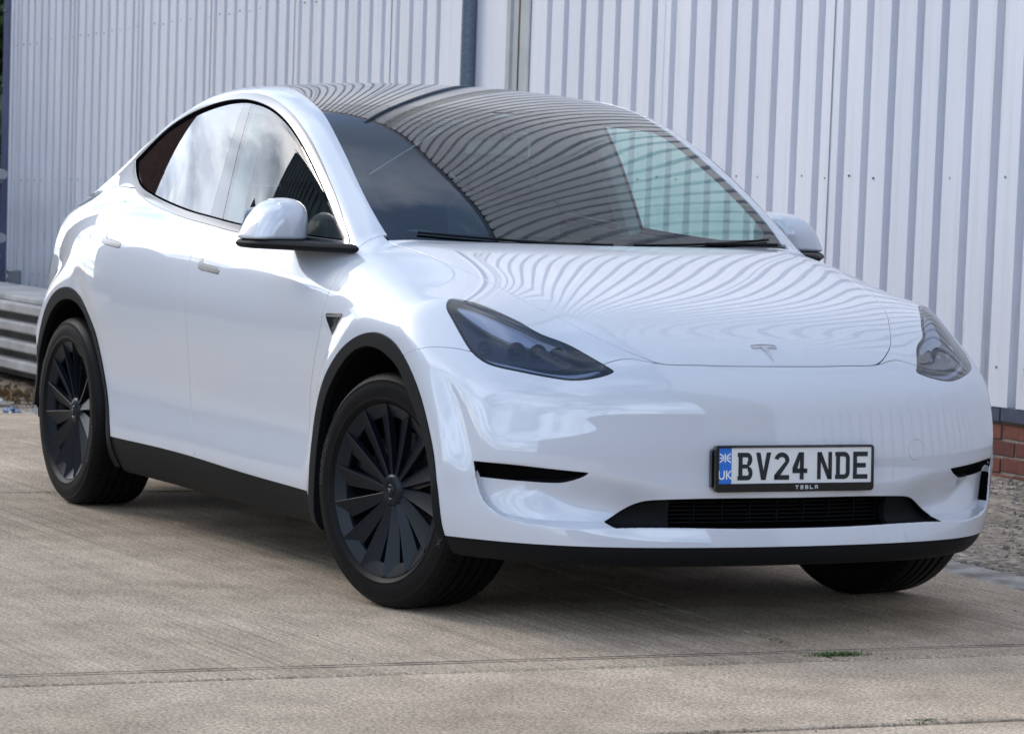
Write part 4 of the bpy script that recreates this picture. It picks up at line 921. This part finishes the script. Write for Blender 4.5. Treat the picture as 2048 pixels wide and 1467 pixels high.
def wall():
    R=empty('factory_wall','long wall of upright ribbed white metal cladding on a low red brick plinth, behind the car','wall')
    P_=.24; pan,gap,D,sl=.166,.074,.080,.004
    def sheet(s_list,top=11.1,name='cladding_sheet',m=M_clad):
        # s_list: profile [(s,d)...]
        mb=MB(); v=[]
        for s,d in s_list: v+= [wp(s,d,.318),wp(s,d,3.9),wp(s,d,top)]
        n=len(s_list); mb.add(v,[(3*i+j,3*i+3+j,3*i+4+j,3*i+1+j) for i in range(n-1) for j in(0,1)])
        # lip at the foot gives the sheet thickness
        v=[]; 
        for s,d in s_list: v+= [wp(s,d,.318),wp(s,d-.004,.316)]
        mb.add(v,[(2*i,2*i+1,2*i+3,2*i+2) for i in range(n-1)])
        return mb.build(name,m,R)
    def ribs(s0,k0,k1):
        # gap centres at s0+P*k ; group four ribs to a sheet
        k=k0
        while k<k1:
            e=min(k+4,k1); pr=[]
            for q in range(k,e):
                c=s0+P_*q+random.uniform(-.003,.003); dd=D+random.uniform(-.002,.002)
                pr+= [(c-gap/2,dd),(c-gap/2+sl,0),(c+gap/2-sl,0),(c+gap/2,dd)]
            sa=s0+P_*(k-.5); sb=s0+P_*(e-.5); lift=random.uniform(.001,.006) if (k//4)%2 else 0
            sheet([(sa-.012,D+lift)]+[(s,d+(lift if d>.01 else 0)) for s,d in pr]+[(sb+.010,D+lift)]); k=e
    ribs(4.601,-60,3)
    ribs(6.829+.0,0,45)
    # plain bay with flashings beside the downpipe
    sheet([(5.20,D),(5.345,D)]); sheet([(5.345,D+.004),(5.352,D+.012),(5.48,D+.012),(5.485,D+.004)],name='corner_flashing',m=M_flash)
    sheet([(5.485,D),(5.50,.02),(5.545,.02),(5.55,D-.01)],name='recessed_joint',m=M_stain)
    sheet([(5.55,D-.006),(5.64,D-.006),(5.645,D+.008),(5.70,D+.008),(5.705,D)],name='corner_flashing',m=M_flash)
    sheet([(5.705,D),(6.225,D),(6.231,0),(6.30,0),(6.306,D),(6.71,D)])
    mb=MB()
    for q in range(-58,72):
        s=4.601+P_*(q+.5) if q<3 else 6.829+P_*(q-3+.5)
        if s>17.4: continue
        for z in(.50,1.35,2.6,4.2):
            if random.random()<.8:
                z_=z+random.uniform(-.01,.01); mb.tube(wp(s+.02,D,z_),wp(s+.02,D+.007,z_),.0065,6)
    mb.build('cladding_screws',M_galv,R,kind='stuff')
    # eaves
    mb=MB(); 
    v=[wp(s,d,z) for s in(-14.2,17.7) for d,z in((-.2,11.0),(.10,11.0),(.12,11.12),(-.2,11.18))]
    mb.add(v,[(0,1,5,4),(1,2,6,5),(2,3,7,6),(3,0,4,7),(0,3,2,1),(4,5,6,7)]).build('eaves_gutter',M_column,R)
    MB().add([wp(s,d,z) for s in(-14.2,17.7) for d,z in((-.25,-.9),(-.005,-.9),(-.005,11.1),(-.25,11.1))],[(0,1,5,4),(1,2,6,5),(2,3,7,6),(3,0,4,7),(0,3,2,1),(4,5,6,7)]).build('backing_wall',M_mortar,R)
    # plinth
    pl=MB().add([wp(s,d,z) for s in(-14.,17.6) for d,z in((-.05,-.7),(.052,-.7),(.052,.318),(-.05,.318))],[(0,1,5,4),(1,2,6,5),(2,3,7,6),(3,0,4,7),(0,3,2,1),(4,5,6,7)]).build('plinth',M_mortar,R)
    bme=None; sme=None
    def brickmesh(L_,H_,nm):
        bm=bmesh.new(); bmesh.ops.create_cube(bm,size=1); bmesh.ops.scale(bm,vec=(L_,.10,H_),verts=bm.verts); bmesh.ops.bevel(bm,geom=bm.edges[:],offset=.003,segments=1,affect='EDGES'); me=bpy.data.meshes.new(nm); bm.to_mesh(me); bm.free(); return me
    bm1=brickmesh(.215,.065,'brick'); bm1.materials.append(M_brick); bm2=brickmesh(.228,.066,'sill_brick'); bm2.materials.append(M_bluebrick)
    rot=Matrix([[WT[0],-WN[0],0],[WT[1],-WN[1],0],[0,0,1]]).to_euler()
    for k in range(-10,30):
        s=.02+.238*k; o=bpy.data.objects.new('sill_brick',bm2); COL.objects.link(o); o.parent=R; o.location=wp(s,.030+random.uniform(-.002,.002),.284+random.uniform(-.001,.001)); o.rotation_euler=(rot.x,rot.y,rot.z)
    for r in range(4):
        for k in range(-10,24):
            s=.02+.225*(k+.5*(r%2)); o=bpy.data.objects.new('brick',bm1); COL.objects.link(o); o.parent=R
            o.location=wp(s,.010+random.uniform(-.004,.003),.206-.0755*r+random.uniform(-.0012,.0012)); o.rotation_euler=(random.uniform(-.008,.008),random.uniform(-.008,.008),rot.z+random.uniform(-.01,.01))
    return R
wall()
def downpipe():
    R=empty('downpipe','dark grey galvanised downpipe running up the white cladding above the car roof','drainpipe',loc=wp(6.22,.12,0))
    b=np.array(wp(6.22,.12,0)); mb=MB(); mb.tube(np.array(wp(6.22,.12,.05))-b,np.array(wp(6.22,.12,11.4))-b,.047,20); autosmooth(mb.build('pipe',M_galv,R))
    for z in(.8,2.75,4.7,6.7,8.7):
        mb=MB(); mb.tube(np.array(wp(6.22,.12,z))-b,np.array(wp(6.22,.12,z+.05))-b,.053,20); mb.box(np.array(wp(6.22,.075,z+.025))-b,(.03,.09,.03)); mb.build('pipe_bracket',M_galv,R)
downpipe()
# ------------------------------------------------------------------ left end: column, railing, steps, trees
def column():
    c=wp(17.62,.02,0); R=empty('steel_column','dark blue steel column at the left end of the ribbed wall','column',loc=(c[0],c[1],0))
    MB().box((0,0,5.4),(.19,.16,11.8),ch=.006).build('shaft',M_column,R)
    mb=MB()
    for z in(.3,1.0,1.9,2.6): mb.tube((-.05,-.08,z),(-.05,-.095,z),.014,8)
    mb.build('bolts',M_steel,R)
    MB().box((-.9,0,-.02),(2.2,.2,.14),ch=.006).build('base_beam',M_column,R)
    f=wp(17.05,.12,0); R=empty('bollard_foot','short galvanised steel foot bracket bolted down at the wall foot beside the blue column','bracket',loc=(f[0],f[1],-.01))
    MB().box((0,0,.10),(.14,.10,.22),ch=.008).build('upright',M_steel,R); MB().box((0,0,.0),(.34,.24,.02),ch=.004).build('foot_plate',M_steel,R)
    mb=MB(); [mb.tube((-.06,-.055,z),(-.06,-.07,z),.02,8) for z in(.05,.12,.19)]; mb.build('bolts',M_steel,R)
    R=empty('handrail','grey tubular two-rail guard beyond the blue column','railing',loc=(-20.5,3.9,0))
    for z in(1.09,.53):
        MB().tube((-3.5,.1,z),(1.30,.04,z),.045,12).build('rail',M_steel,R)
    for x in(-3.2,-.9): MB().tube((x,.1,-.6),(x,.1,1.12),.035,12).build('post',M_steel,R)
column()
def steps():
    M_a=mat('worn_concrete_edge',(.50,.49,.47),.9,noise=(3.5,.35,(.30,.295,.285)),bump=(30,.5,.006)); M_b=mat('stained_shadow_concrete',(.19,.185,.175),.95,noise=(4,.5,(.11,.108,.10)),bump=(25,.5,.006))
    R=empty('concrete_steps','low stack of worn concrete slabs with dark shadow gaps under the left end of the wall','steps',loc=(-17.2,3.2,0))
    z=.135
    MB().box((0,.42,z-.02),(8.0,.70,.05),ch=.01).build('top_slab',M_a,R)
    for k in range(4):
        y=-.03-.022*k
        MB().box((random.uniform(-.05,.05),.42+y/2,z-.085-.148*k),(8.0,.80-y,.078),ch=.012).build('tread_slab',M_a,R)
        MB().box((0,.46,z-.160-.148*k),(8.0,.72,.078),ch=.004).build('shadow_gap_riser',M_b,R)  # stain and the shadow gap under each slab, both put into the dark colour
steps()
def leafcloud(name,c,rad,n,m,parent,size=.07,seed=1):
    rs=np.random.RandomState(seed); k=7; cen=np.array(c)+rs.normal(0,.45,(k*6,3))*np.array(rad)
    p=cen[rs.randint(0,len(cen),n)]+rs.normal(0,.16,(n,3))*np.array(rad).mean()
    a=rs.normal(0,1,(n,3));a/=np.linalg.norm(a,axis=1)[:,None]; b=np.cross(a,rs.normal(0,1,(n,3)));b/=np.linalg.norm(b,axis=1)[:,None]
    s=size*rs.uniform(.6,1.4,(n,1)); V=np.stack([p-a*s,p+b*s*.5,p+a*s,p-b*s*.5],1).reshape(-1,3); F_=np.arange(4*n).reshape(n,4)
    return link(name,V,F_,m,parent)
def leafm(nt,N,L,b):
    tc=N('ShaderNodeTexCoord'); g=N('ShaderNodeNewGeometry'); c=ramp(N,L,g.outputs['Random Per Island'],[(0,(.015,.04,.010)),(.6,(.04,.095,.022)),(1,(.09,.15,.035))]); L(c.outputs[0],b.inputs['Base Color']); b.inputs['Roughness'].default_value=.55
M_leaf=nodemat('leaf_green',leafm); M_bark=mat('bark',(.06,.045,.035),.9,noise=(9,.4),bump=(20,.6,.02))
def trees():
    T=[((-24.5,5.6,-.6),2.4,'dark leafy bush seen past the left edge of the wall, low between the rails'),((-29,7.3,-.6),5.2,'tall leafy tree beyond the wall end at the far left edge of the picture')]
    for i,(p,h,lb) in enumerate(T):
        R=empty('leafy_tree',lb,'tree',loc=p,group='trees beyond the left end of the wall')
        mb=MB(); mb.tube((0,0,0),(.1,.05,h*.55),.10+.02*h,10,.06); mb.tube((.1,.05,h*.5),(.7,.2,h*.8),.06,8,.02); mb.tube((.1,.05,h*.45),(-.6,-.1,h*.75),.06,8,.02); mb.build('trunk',M_bark,R,True)
        leafcloud('crown',(0,0,h*.62),(1.7,1.3,h*.42),22000,M_leaf,R,.085,seed=i+3)
trees()
# ------------------------------------------------------------------ ground
def gz(x,y): 
    return -.56*sst(-x,5.,15.)+0*y
def concrete(nt,N,L,b,tone=1.0,streak=True):
    tc=N('ShaderNodeTexCoord'); o=tc.outputs['Object']
    n1=noise(N,L,o,.55,7,.62,.5); c=ramp(N,L,n1.outputs[0],[(.38,(.395*tone,.306*tone,.218*tone)),(.62,(.54*tone,.430*tone,.318*tone))])
    col=c.outputs[0]
    if streak:
        n2=noise(N,L,mapping(N,L,o,(.35,14,1)).outputs[0],1.6,7,.62); c2=ramp(N,L,n2.outputs[0],[(.34,(.74,.73,.72)),(.62,(1.08,1.08,1.07))]); col=mixc(N,L,.55,col,c2.outputs[0],'MULTIPLY')
        n5=noise(N,L,mapping(N,L,o,(.22,42,1)).outputs[0],1.5,4,.6); c5=ramp(N,L,n5.outputs[0],[(.43,(.36,.34,.33)),(.52,(1.05,1.05,1.05))]); n6=noise(N,L,mapping(N,L,o,(.5,1.2,1)).outputs[0],1.1,3); r6=ramp(N,L,n6.outputs[0],[(.40,(.04,.04,.04)),(.62,(.42,.42,.42))]); col=mixc(N,L,r6.outputs[0],col,c5.outputs[0],'MULTIPLY')
    n3=noise(N,L,o,95,8,.80); c3=ramp(N,L,n3.outputs[0],[(.34,(.25,.23,.22)),(.48,(1,1,1)),(.64,(1.95,1.92,1.86))]); col=mixc(N,L,.95,col,c3.outputs[0],'MULTIPLY')
    n4=noise(N,L,o,5,5,.55); c4=ramp(N,L,n4.outputs[0],[(.36,(.74,.73,.72)),(.62,(1.14,1.14,1.14))]); col=mixc(N,L,.55,col,c4.outputs[0],'MULTIPLY')
    vo=N('ShaderNodeTexVoronoi'); vo.inputs['Scale'].default_value=38; L(o,vo.inputs['Vector']); c6=ramp(N,L,vo.outputs['Distance'],[(.055,(1.9,1.9,1.85)),(.09,(1,1,1))]); n7=noise(N,L,o,9,2); r7=ramp(N,L,n7.outputs[0],[(.5,(0,0,0)),(.62,(1,1,1))]); col=mixc(N,L,r7.outputs[0],col,mixc(N,L,1.0,col,c6.outputs[0],'MULTIPLY'))
    L(col,b.inputs['Base Color']); b.inputs['Roughness'].default_value=.88; b.inputs['Specular IOR Level'].default_value=.3
    mx=N('ShaderNodeMath'); mx.operation='ADD'; L(n3.outputs[0],mx.inputs[0]); L(n4.outputs[0],mx.inputs[1])
    if streak: 
        m2=N('ShaderNodeMath'); m2.operation='MULTIPLY_ADD'; L(n5.outputs[0],m2.inputs[0]); m2.inputs[1].default_value=.3; L(mx.outputs[0],m2.inputs[2]); h=m2.outputs[0]
    else: h=mx.outputs[0]
    bp=N('ShaderNodeBump'); bp.inputs['Strength'].default_value=.5; bp.inputs['Distance'].default_value=.006; L(h,bp.inputs['Height']); L(bp.outputs[0],b.inputs['Normal'])
M_conc=nodemat('brushed_concrete',lambda *a:concrete(*a)); M_conc2=nodemat('rough_concrete',lambda *a:concrete(*a,tone=1.08,streak=False))
def dirt(nt,N,L,b):
    tc=N('ShaderNodeTexCoord'); o=tc.outputs['Object']; n1=noise(N,L,o,2.2,7,.6); c=ramp(N,L,n1.outputs[0],[(.3,(.17,.135,.10)),(.52,(.29,.24,.185)),(.75,(.42,.36,.29))])
    n2=noise(N,L,o,26,8,.78); c2=ramp(N,L,n2.outputs[0],[(.36,(.25,.23,.21)),(.5,(.95,.95,.95)),(.64,(2.1,2.05,1.95))]); col=mixc(N,L,.95,c.outputs[0],c2.outputs[0],'MULTIPLY')
    L(col,b.inputs['Base Color']); b.inputs['Roughness'].default_value=.95
    bp=N('ShaderNodeBump'); bp.inputs['Strength'].default_value=.9; bp.inputs['Distance'].default_value=.012; L(n2.outputs[0],bp.inputs['Height']); L(bp.outputs[0],b.inputs['Normal'])
M_dirt=nodemat('gravelly_dirt',dirt)
M_joint=mat('joint_filler',(.035,.032,.030),.95,bump=(60,.6,.004))
M_edge=mat('pale_concrete_edge',(.50,.46,.40),.9,noise=(9,.3,(.17,.145,.115)),bump=(45,.9,.012))
def wpx(s,d): p=WA+WT*s+WN*d; return p[0],p[1]
def ground():
    # one sheet to the horizon, dirt, just under the slabs
    xs=np.concatenate([np.linspace(-300,-30,10),np.linspace(-28,6,70),np.linspace(8,300,10)]); ys=np.concatenate([np.linspace(-300,-20,8),np.linspace(-18,4.2,60),np.linspace(5,300,10)])
    v=[(x,y,float(gz(x,y))-.012) for x in xs for y in ys]; n=len(ys)
    link('ground',v,[(i*n+j,i*n+n+j,i*n+n+j+1,i*n+j+1) for i in range(len(xs)-1) for j in range(n-1)],M_joint,None,kind='structure')
    # dirt verge at the wall foot
    S=np.arange(-14,26,.12); Dd=np.linspace(-.02,2.12,22); rs=np.random.RandomState(5); v=[]
    for s in S:
        for d in Dd:
            x,y=wpx(s,d); h=rs.uniform(-.006,.008)+.012*math.sin(s*1.7+d*3)*min(1,d)+.02*max(0,.3-d)
            if d>2.0: h=-.006
            v.append((x,y,float(gz(x,y))+h))
    n=len(Dd); link('dirt_verge',v,[(i*n+j,i*n+j+1,i*n+n+j+1,i*n+n+j) for i in range(len(S)-1) for j in range(n-1)],M_dirt,None,True,kind='structure')
    # cast slabs, each with its own edges and an open joint between
    sj=[-30,-21,-12.5,-5.87,-4.895,-.386,4.15,8.7,13.2,17.8,23,30]; dj=[2.10,3.54,8.1,12.7,18,30]
    YD=empty('concrete_yard',parent=None); YD['kind']='structure'
    for i in range(len(sj)-1):
        for j in range(len(dj)-1):
            s0,s1,d0,d1=sj[i]+.018,sj[i+1]-.018,dj[j]+.003,dj[j+1]-.003
            if sj[i]==-5.87 and j>0: pass
            ns=max(2,int((s1-s0)/.12)) ; nd=max(2,int((d1-d0)/.6)); near=(abs(s0)<7 and d0<9)
            rs=np.random.RandomState(i*17+j); SS=np.linspace(s0,s1,ns+1); v=[];f=[]
            dz=rs.uniform(-.002,.002)
            jit=lambda:rs.uniform(-.0035,.0035) if near else 0
            DD_=np.concatenate([[d0,d0+.006],np.linspace(d0,d1,nd+1)[1:-1],[d1-.006,d1]]); m=len(DD_)
            SS=np.concatenate([[s0,s0+.006],SS[1:-1],[s1-.006,s1]])
            for a,s in enumerate(SS):
                for b_,d in enumerate(DD_):
                    e=(a in(0,len(SS)-1)) or (b_ in(0,m-1)); x,y=wpx(s+(jit() if e else 0),d+(jit() if e else 0)); v.append((x,y,float(gz(x,y))+(0 if not e else -.004)+(dz if not e else dz)))
            M_=len(SS); f=[(a*m+b_,a*m+b_+1,a*m+m+b_+1,a*m+m+b_) for a in range(M_-1) for b_ in range(m-1)]
            rim=[(a*m) for a in range(M_)]+[(M_-1)*m+b_ for b_ in range(1,m)]+[a*m+m-1 for a in range(M_-2,-1,-1)]+[b_ for b_ in range(m-2,0,-1)]
            k=len(v); v+=[(v[q][0],v[q][1],v[q][2]-.05) for q in rim]; r=len(rim)
            f+=[(rim[q],rim[(q+1)%r],k+(q+1)%r,k+q) for q in range(r)]
            mm=M_conc2 if s0<-5 else M_conc
            link('concrete_slab',v,f,mm,YD)
    # pale kerb edge where the slabs stop
    v=[];S2_=np.arange(-12,25,.15)
    for s in S2_:
        for d,h in((1.96+.03*math.sin(s*2.1)+rs.uniform(-.012,.012),-.005),(2.0,.006),(2.09,.002),(2.20+.012*math.sin(s*5),-.003)):
            x,y=wpx(s,d); v.append((x,y,float(gz(x,y))+h))
    link('kerb_strip',v,[(4*i+j,4*i+j+1,4*i+5+j,4*i+4+j) for i in range(len(S2_)-1) for j in range(3)],M_edge,None,kind='structure')
ground()
def grooves():
    # sawn line beside the front joint
    mb=MB(); rs=np.random.RandomState(2)
    for (sa,sb,da,db,w) in((-4.745,-4.745,2.15,12.0,.006),):
        n=90; v=[]
        for i in range(n+1):
            q=i/n; s=sa+(sb-sa)*q+rs.uniform(-.0012,.0012); d=da+(db-da)*q; ww=w*rs.uniform(.5,1.2)
            for o in(-ww,ww): x,y=wpx(s+o,d); v.append((x,y,float(gz(x,y))+.0042))
        mb.add(v,[(2*i,2*i+1,2*i+3,2*i+2) for i in range(n)])
    mb.build('sawn_groove',M_joint,None,kind='structure')
grooves()
def pebbles():
    rs=np.random.RandomState(11); V=[];Fq=[];k=0
    ico=bmesh.new(); bmesh.ops.create_icosphere(ico,subdivisions=1,radius=1); ico.verts.index_update(); iv=np.array([q.co[:] for q in ico.verts]); iff=np.array([[w.index for w in q.verts] for q in ico.faces]); ico.free()
    N_=16000; s=np.where(rs.rand(N_)<.6,rs.uniform(-3.5,4,N_),rs.uniform(-6,24,N_)); d=rs.uniform(.02,2.0,N_); r=.003+.020*rs.beta(1.1,8,N_)
    n2=500; s=np.concatenate([s,rs.uniform(-7,6,n2)]); d=np.concatenate([d,rs.uniform(2.2,7,n2)]); r=np.concatenate([r,rs.uniform(.0012,.003,n2)])
    for i in range(len(s)):
        x,y=wpx(s[i],d[i]); z=float(-.56*(lambda t:t*t*(3-2*t))(min(max((-x-5)/10,0),1)))
        V.append(iv*r[i]*rs.uniform(.5,1.2,3)*(1+.2*rs.normal(size=(12,1)))+np.array([x,y,z+r[i]*.25])); Fq.append(iff+k);k+=12
    link('loose_gravel',np.concatenate(V),np.concatenate(Fq),mat('stone',(.25,.23,.20),.9,noise=(30,.4)),None,kind='stuff')
pebbles()
def tuft(name,s,d,n,ln,lb,spread,seed):
    x0,y0=wpx(s,d); rs=np.random.RandomState(seed); V=[];F_=[];k=0
    for i in range(n):
        px,py=rs.normal(0,spread[0]),rs.normal(0,spread[1]); a=rs.uniform(0,6.28); le=ln*rs.uniform(.4,1.1); w=.0016; le2=le*rs.uniform(.3,1.0)
        dx,dy=math.cos(a)*le2,math.sin(a)*le2; nx,ny=-math.sin(a)*w,math.cos(a)*w
        p=px*WT[0]+py*WN[0],px*WT[1]+py*WN[1]
        for q,ww in((0,1),(.5,.8),(1,.1)):
            h=le*(q*1.0-.35*q*q); V+= [(p[0]+dx*q*q+nx*ww,p[1]+dy*q*q+ny*ww,h),(p[0]+dx*q*q-nx*ww,p[1]+dy*q*q-ny*ww,h)]
        F_+= [(k,k+1,k+3,k+2),(k+2,k+3,k+5,k+4)];k+=6
    o=link(name,V,F_,M_grass,None); o.location=(x0,y0,-.004); label(o,lb,'grass','grass growing in the yard joints')
M_grass=mat('grass_green',(.075,.15,.022),.6,noise=(60,.5,(.05,.09,.02)))
def sd_of(x,y):
    p=np.array([x,y,0])-WA; return float(p@WT),float(p@WN)
s_,d_=sd_of(1.185,-.04); tuft('grass_tuft',s_,d_,420,.020,'small green grass tuft in the concrete joint in front of the bumper',(.016,.045),4)
s_,d_=sd_of(2.19,-.42); tuft('grass_tuft',s_,d_,200,.014,'thin yellowish grass tuft in the lower right concrete joint',(.008,.028),5)
s_,d_=sd_of(.86,-.055); tuft('grass_tuft',s_,d_,120,.009,'faint dry weeds in the crack just in front of the bumper shadow',(.05,.008),6)
def litter():
    rs=np.random.RandomState(8)
    def crumple(name,p,sz,m,lb,seed):
        rs=np.random.RandomState(seed); bm=bmesh.new(); bmesh.ops.create_icosphere(bm,subdivisions=3,radius=1)
        for v in bm.verts: v.co*=1+.35*math.sin(v.co.x*5+seed)*math.cos(v.co.y*6)+rs.uniform(-.12,.12); v.co.x*=sz[0];v.co.y*=sz[1];v.co.z=max(v.co.z,-.2)*sz[2]
        me=bpy.data.meshes.new(name); bm.to_mesh(me); bm.free(); me.materials.append(m); o=bpy.data.objects.new(name,me); COL.objects.link(o); o.location=p; label(o,lb,'litter')
    crumple('blue_wrapper',(-12.9,2.05,-.49),(.09,.05,.03),mat('blue_plastic',(.06,.12,.24),.35),'crumpled blue and dark plastic wrapper on the dirt behind the rear wheel',1)
    crumple('white_wrapper',(-13.9,2.25,-.50),(.07,.05,.025),mat('white_plastic',(.6,.6,.6),.5),'crumpled white paper scrap on the dirt at the far left edge',2)
    # dry leaves drifted against the steps
    n=700; V=[];F_=[]
    for i in range(n):
        x=rs.uniform(-17,-12.5); y=2.75+rs.normal(0,.10)+.25*(x+15)*.1; z=float(gz(x,y))+abs(rs.normal(0,.035)); a=rs.normal(size=3);a/=np.linalg.norm(a);b=np.cross(a,rs.normal(size=3));b/=np.linalg.norm(b);c=np.array([x,y,z]); s=.035
        V+= [c-a*s,c+b*s*.5,c+a*s,c-b*s*.5];F_.append((4*i,4*i+1,4*i+2,4*i+3))
    link('dry_leaves',V,F_,mat('dead_leaf',(.20,.12,.05),.8,noise=(5,.5)),None,kind='stuff')
litter()
# ------------------------------------------------------------------ across the yard (seen mirrored in the glass and paint)
def opposite():
    M_dk=mat('dark_cladding',(.045,.055,.06),.55,noise=(2,.3)); M_rf=mat('slate_roof',(.06,.06,.065),.8); M_br=mat('old_brick',(.12,.06,.045),.9,noise=(6,.4)); M_gl=mat('dark_window',(.02,.025,.03),.15)
    def shed(x0,x1,y0,y1,h,hr,lb,m,axis='x'):
        R=empty('warehouse',lb,'building',group='buildings across the yard',loc=((x0+x1)/2,(y0+y1)/2,0)); cx,cy=(x0+x1)/2,(y0+y1)/2; X,Y=(x1-x0)/2,(y1-y0)/2
        z0=-.6
        if axis=='x':
            g=[(-X,-Y,h),(-X,Y,h),(X,Y,h),(X,-Y,h),(-X,0,hr),(X,0,hr),(-X,-Y,z0),(-X,Y,z0),(X,Y,z0),(X,-Y,z0)]
            MB().add(g,[(6,7,1,4,0),(9,8,2,5,3)[::-1],(7,8,2,1),(6,9,3,0)]).build('walls',m,R); MB().add([(a*1.02,b*1.05,c+.06) for a,b,c in g[:6]],[(0,4,5,3),(1,2,5,4)]).build('roof',M_rf,R)
        else:
            g=[(-X,-Y,h),(-X,Y,h),(X,Y,h),(X,-Y,h),(0,-Y,hr),(0,Y,hr),(-X,-Y,z0),(-X,Y,z0),(X,Y,z0),(X,-Y,z0)]
            MB().add(g,[(6,0,4,3,9),(7,8,2,5,1),(6,7,1,0),(9,3,2,8)]).build('walls',m,R); MB().add([(a*1.05,b*1.02,c+.06) for a,b,c in g[:6]],[(0,1,5,4),(3,4,5,2)]).build('roof',M_rf,R)
        mb=MB(); 
        for k in range(int(2*X/.6)): mb.box((-X+.3+.6*k,Y+.03,(h+z0)/2),(.28,.06,h-z0-.1))
        mb.build('wall_ribs',m,R)
        for k in range(3): MB().box((-X+X*.5*(k+1),Y+.06,1.6),(1.1,.08,1.2)).build('window',M_gl,R)
    shed(-23,-7.5,-17,-9.0,7.6,9.4,'dark ribbed shed with a pitched roof across the yard, opposite the car side',M_dk)
    shed(-41,-34,-19,-12.5,5.2,9.0,'small dark gabled house across the yard, beyond the ribbed shed',M_dk,'y')
    shed(-40,-27,-2.2,1.4,7.5,7.6,'tall brown brick block across the yard behind the rear of the car',M_br)
    shed(22,32,-14,14,4.2,5.2,'long low brick shed beyond the front of the car, behind the photographer',M_br,'y')
opposite()
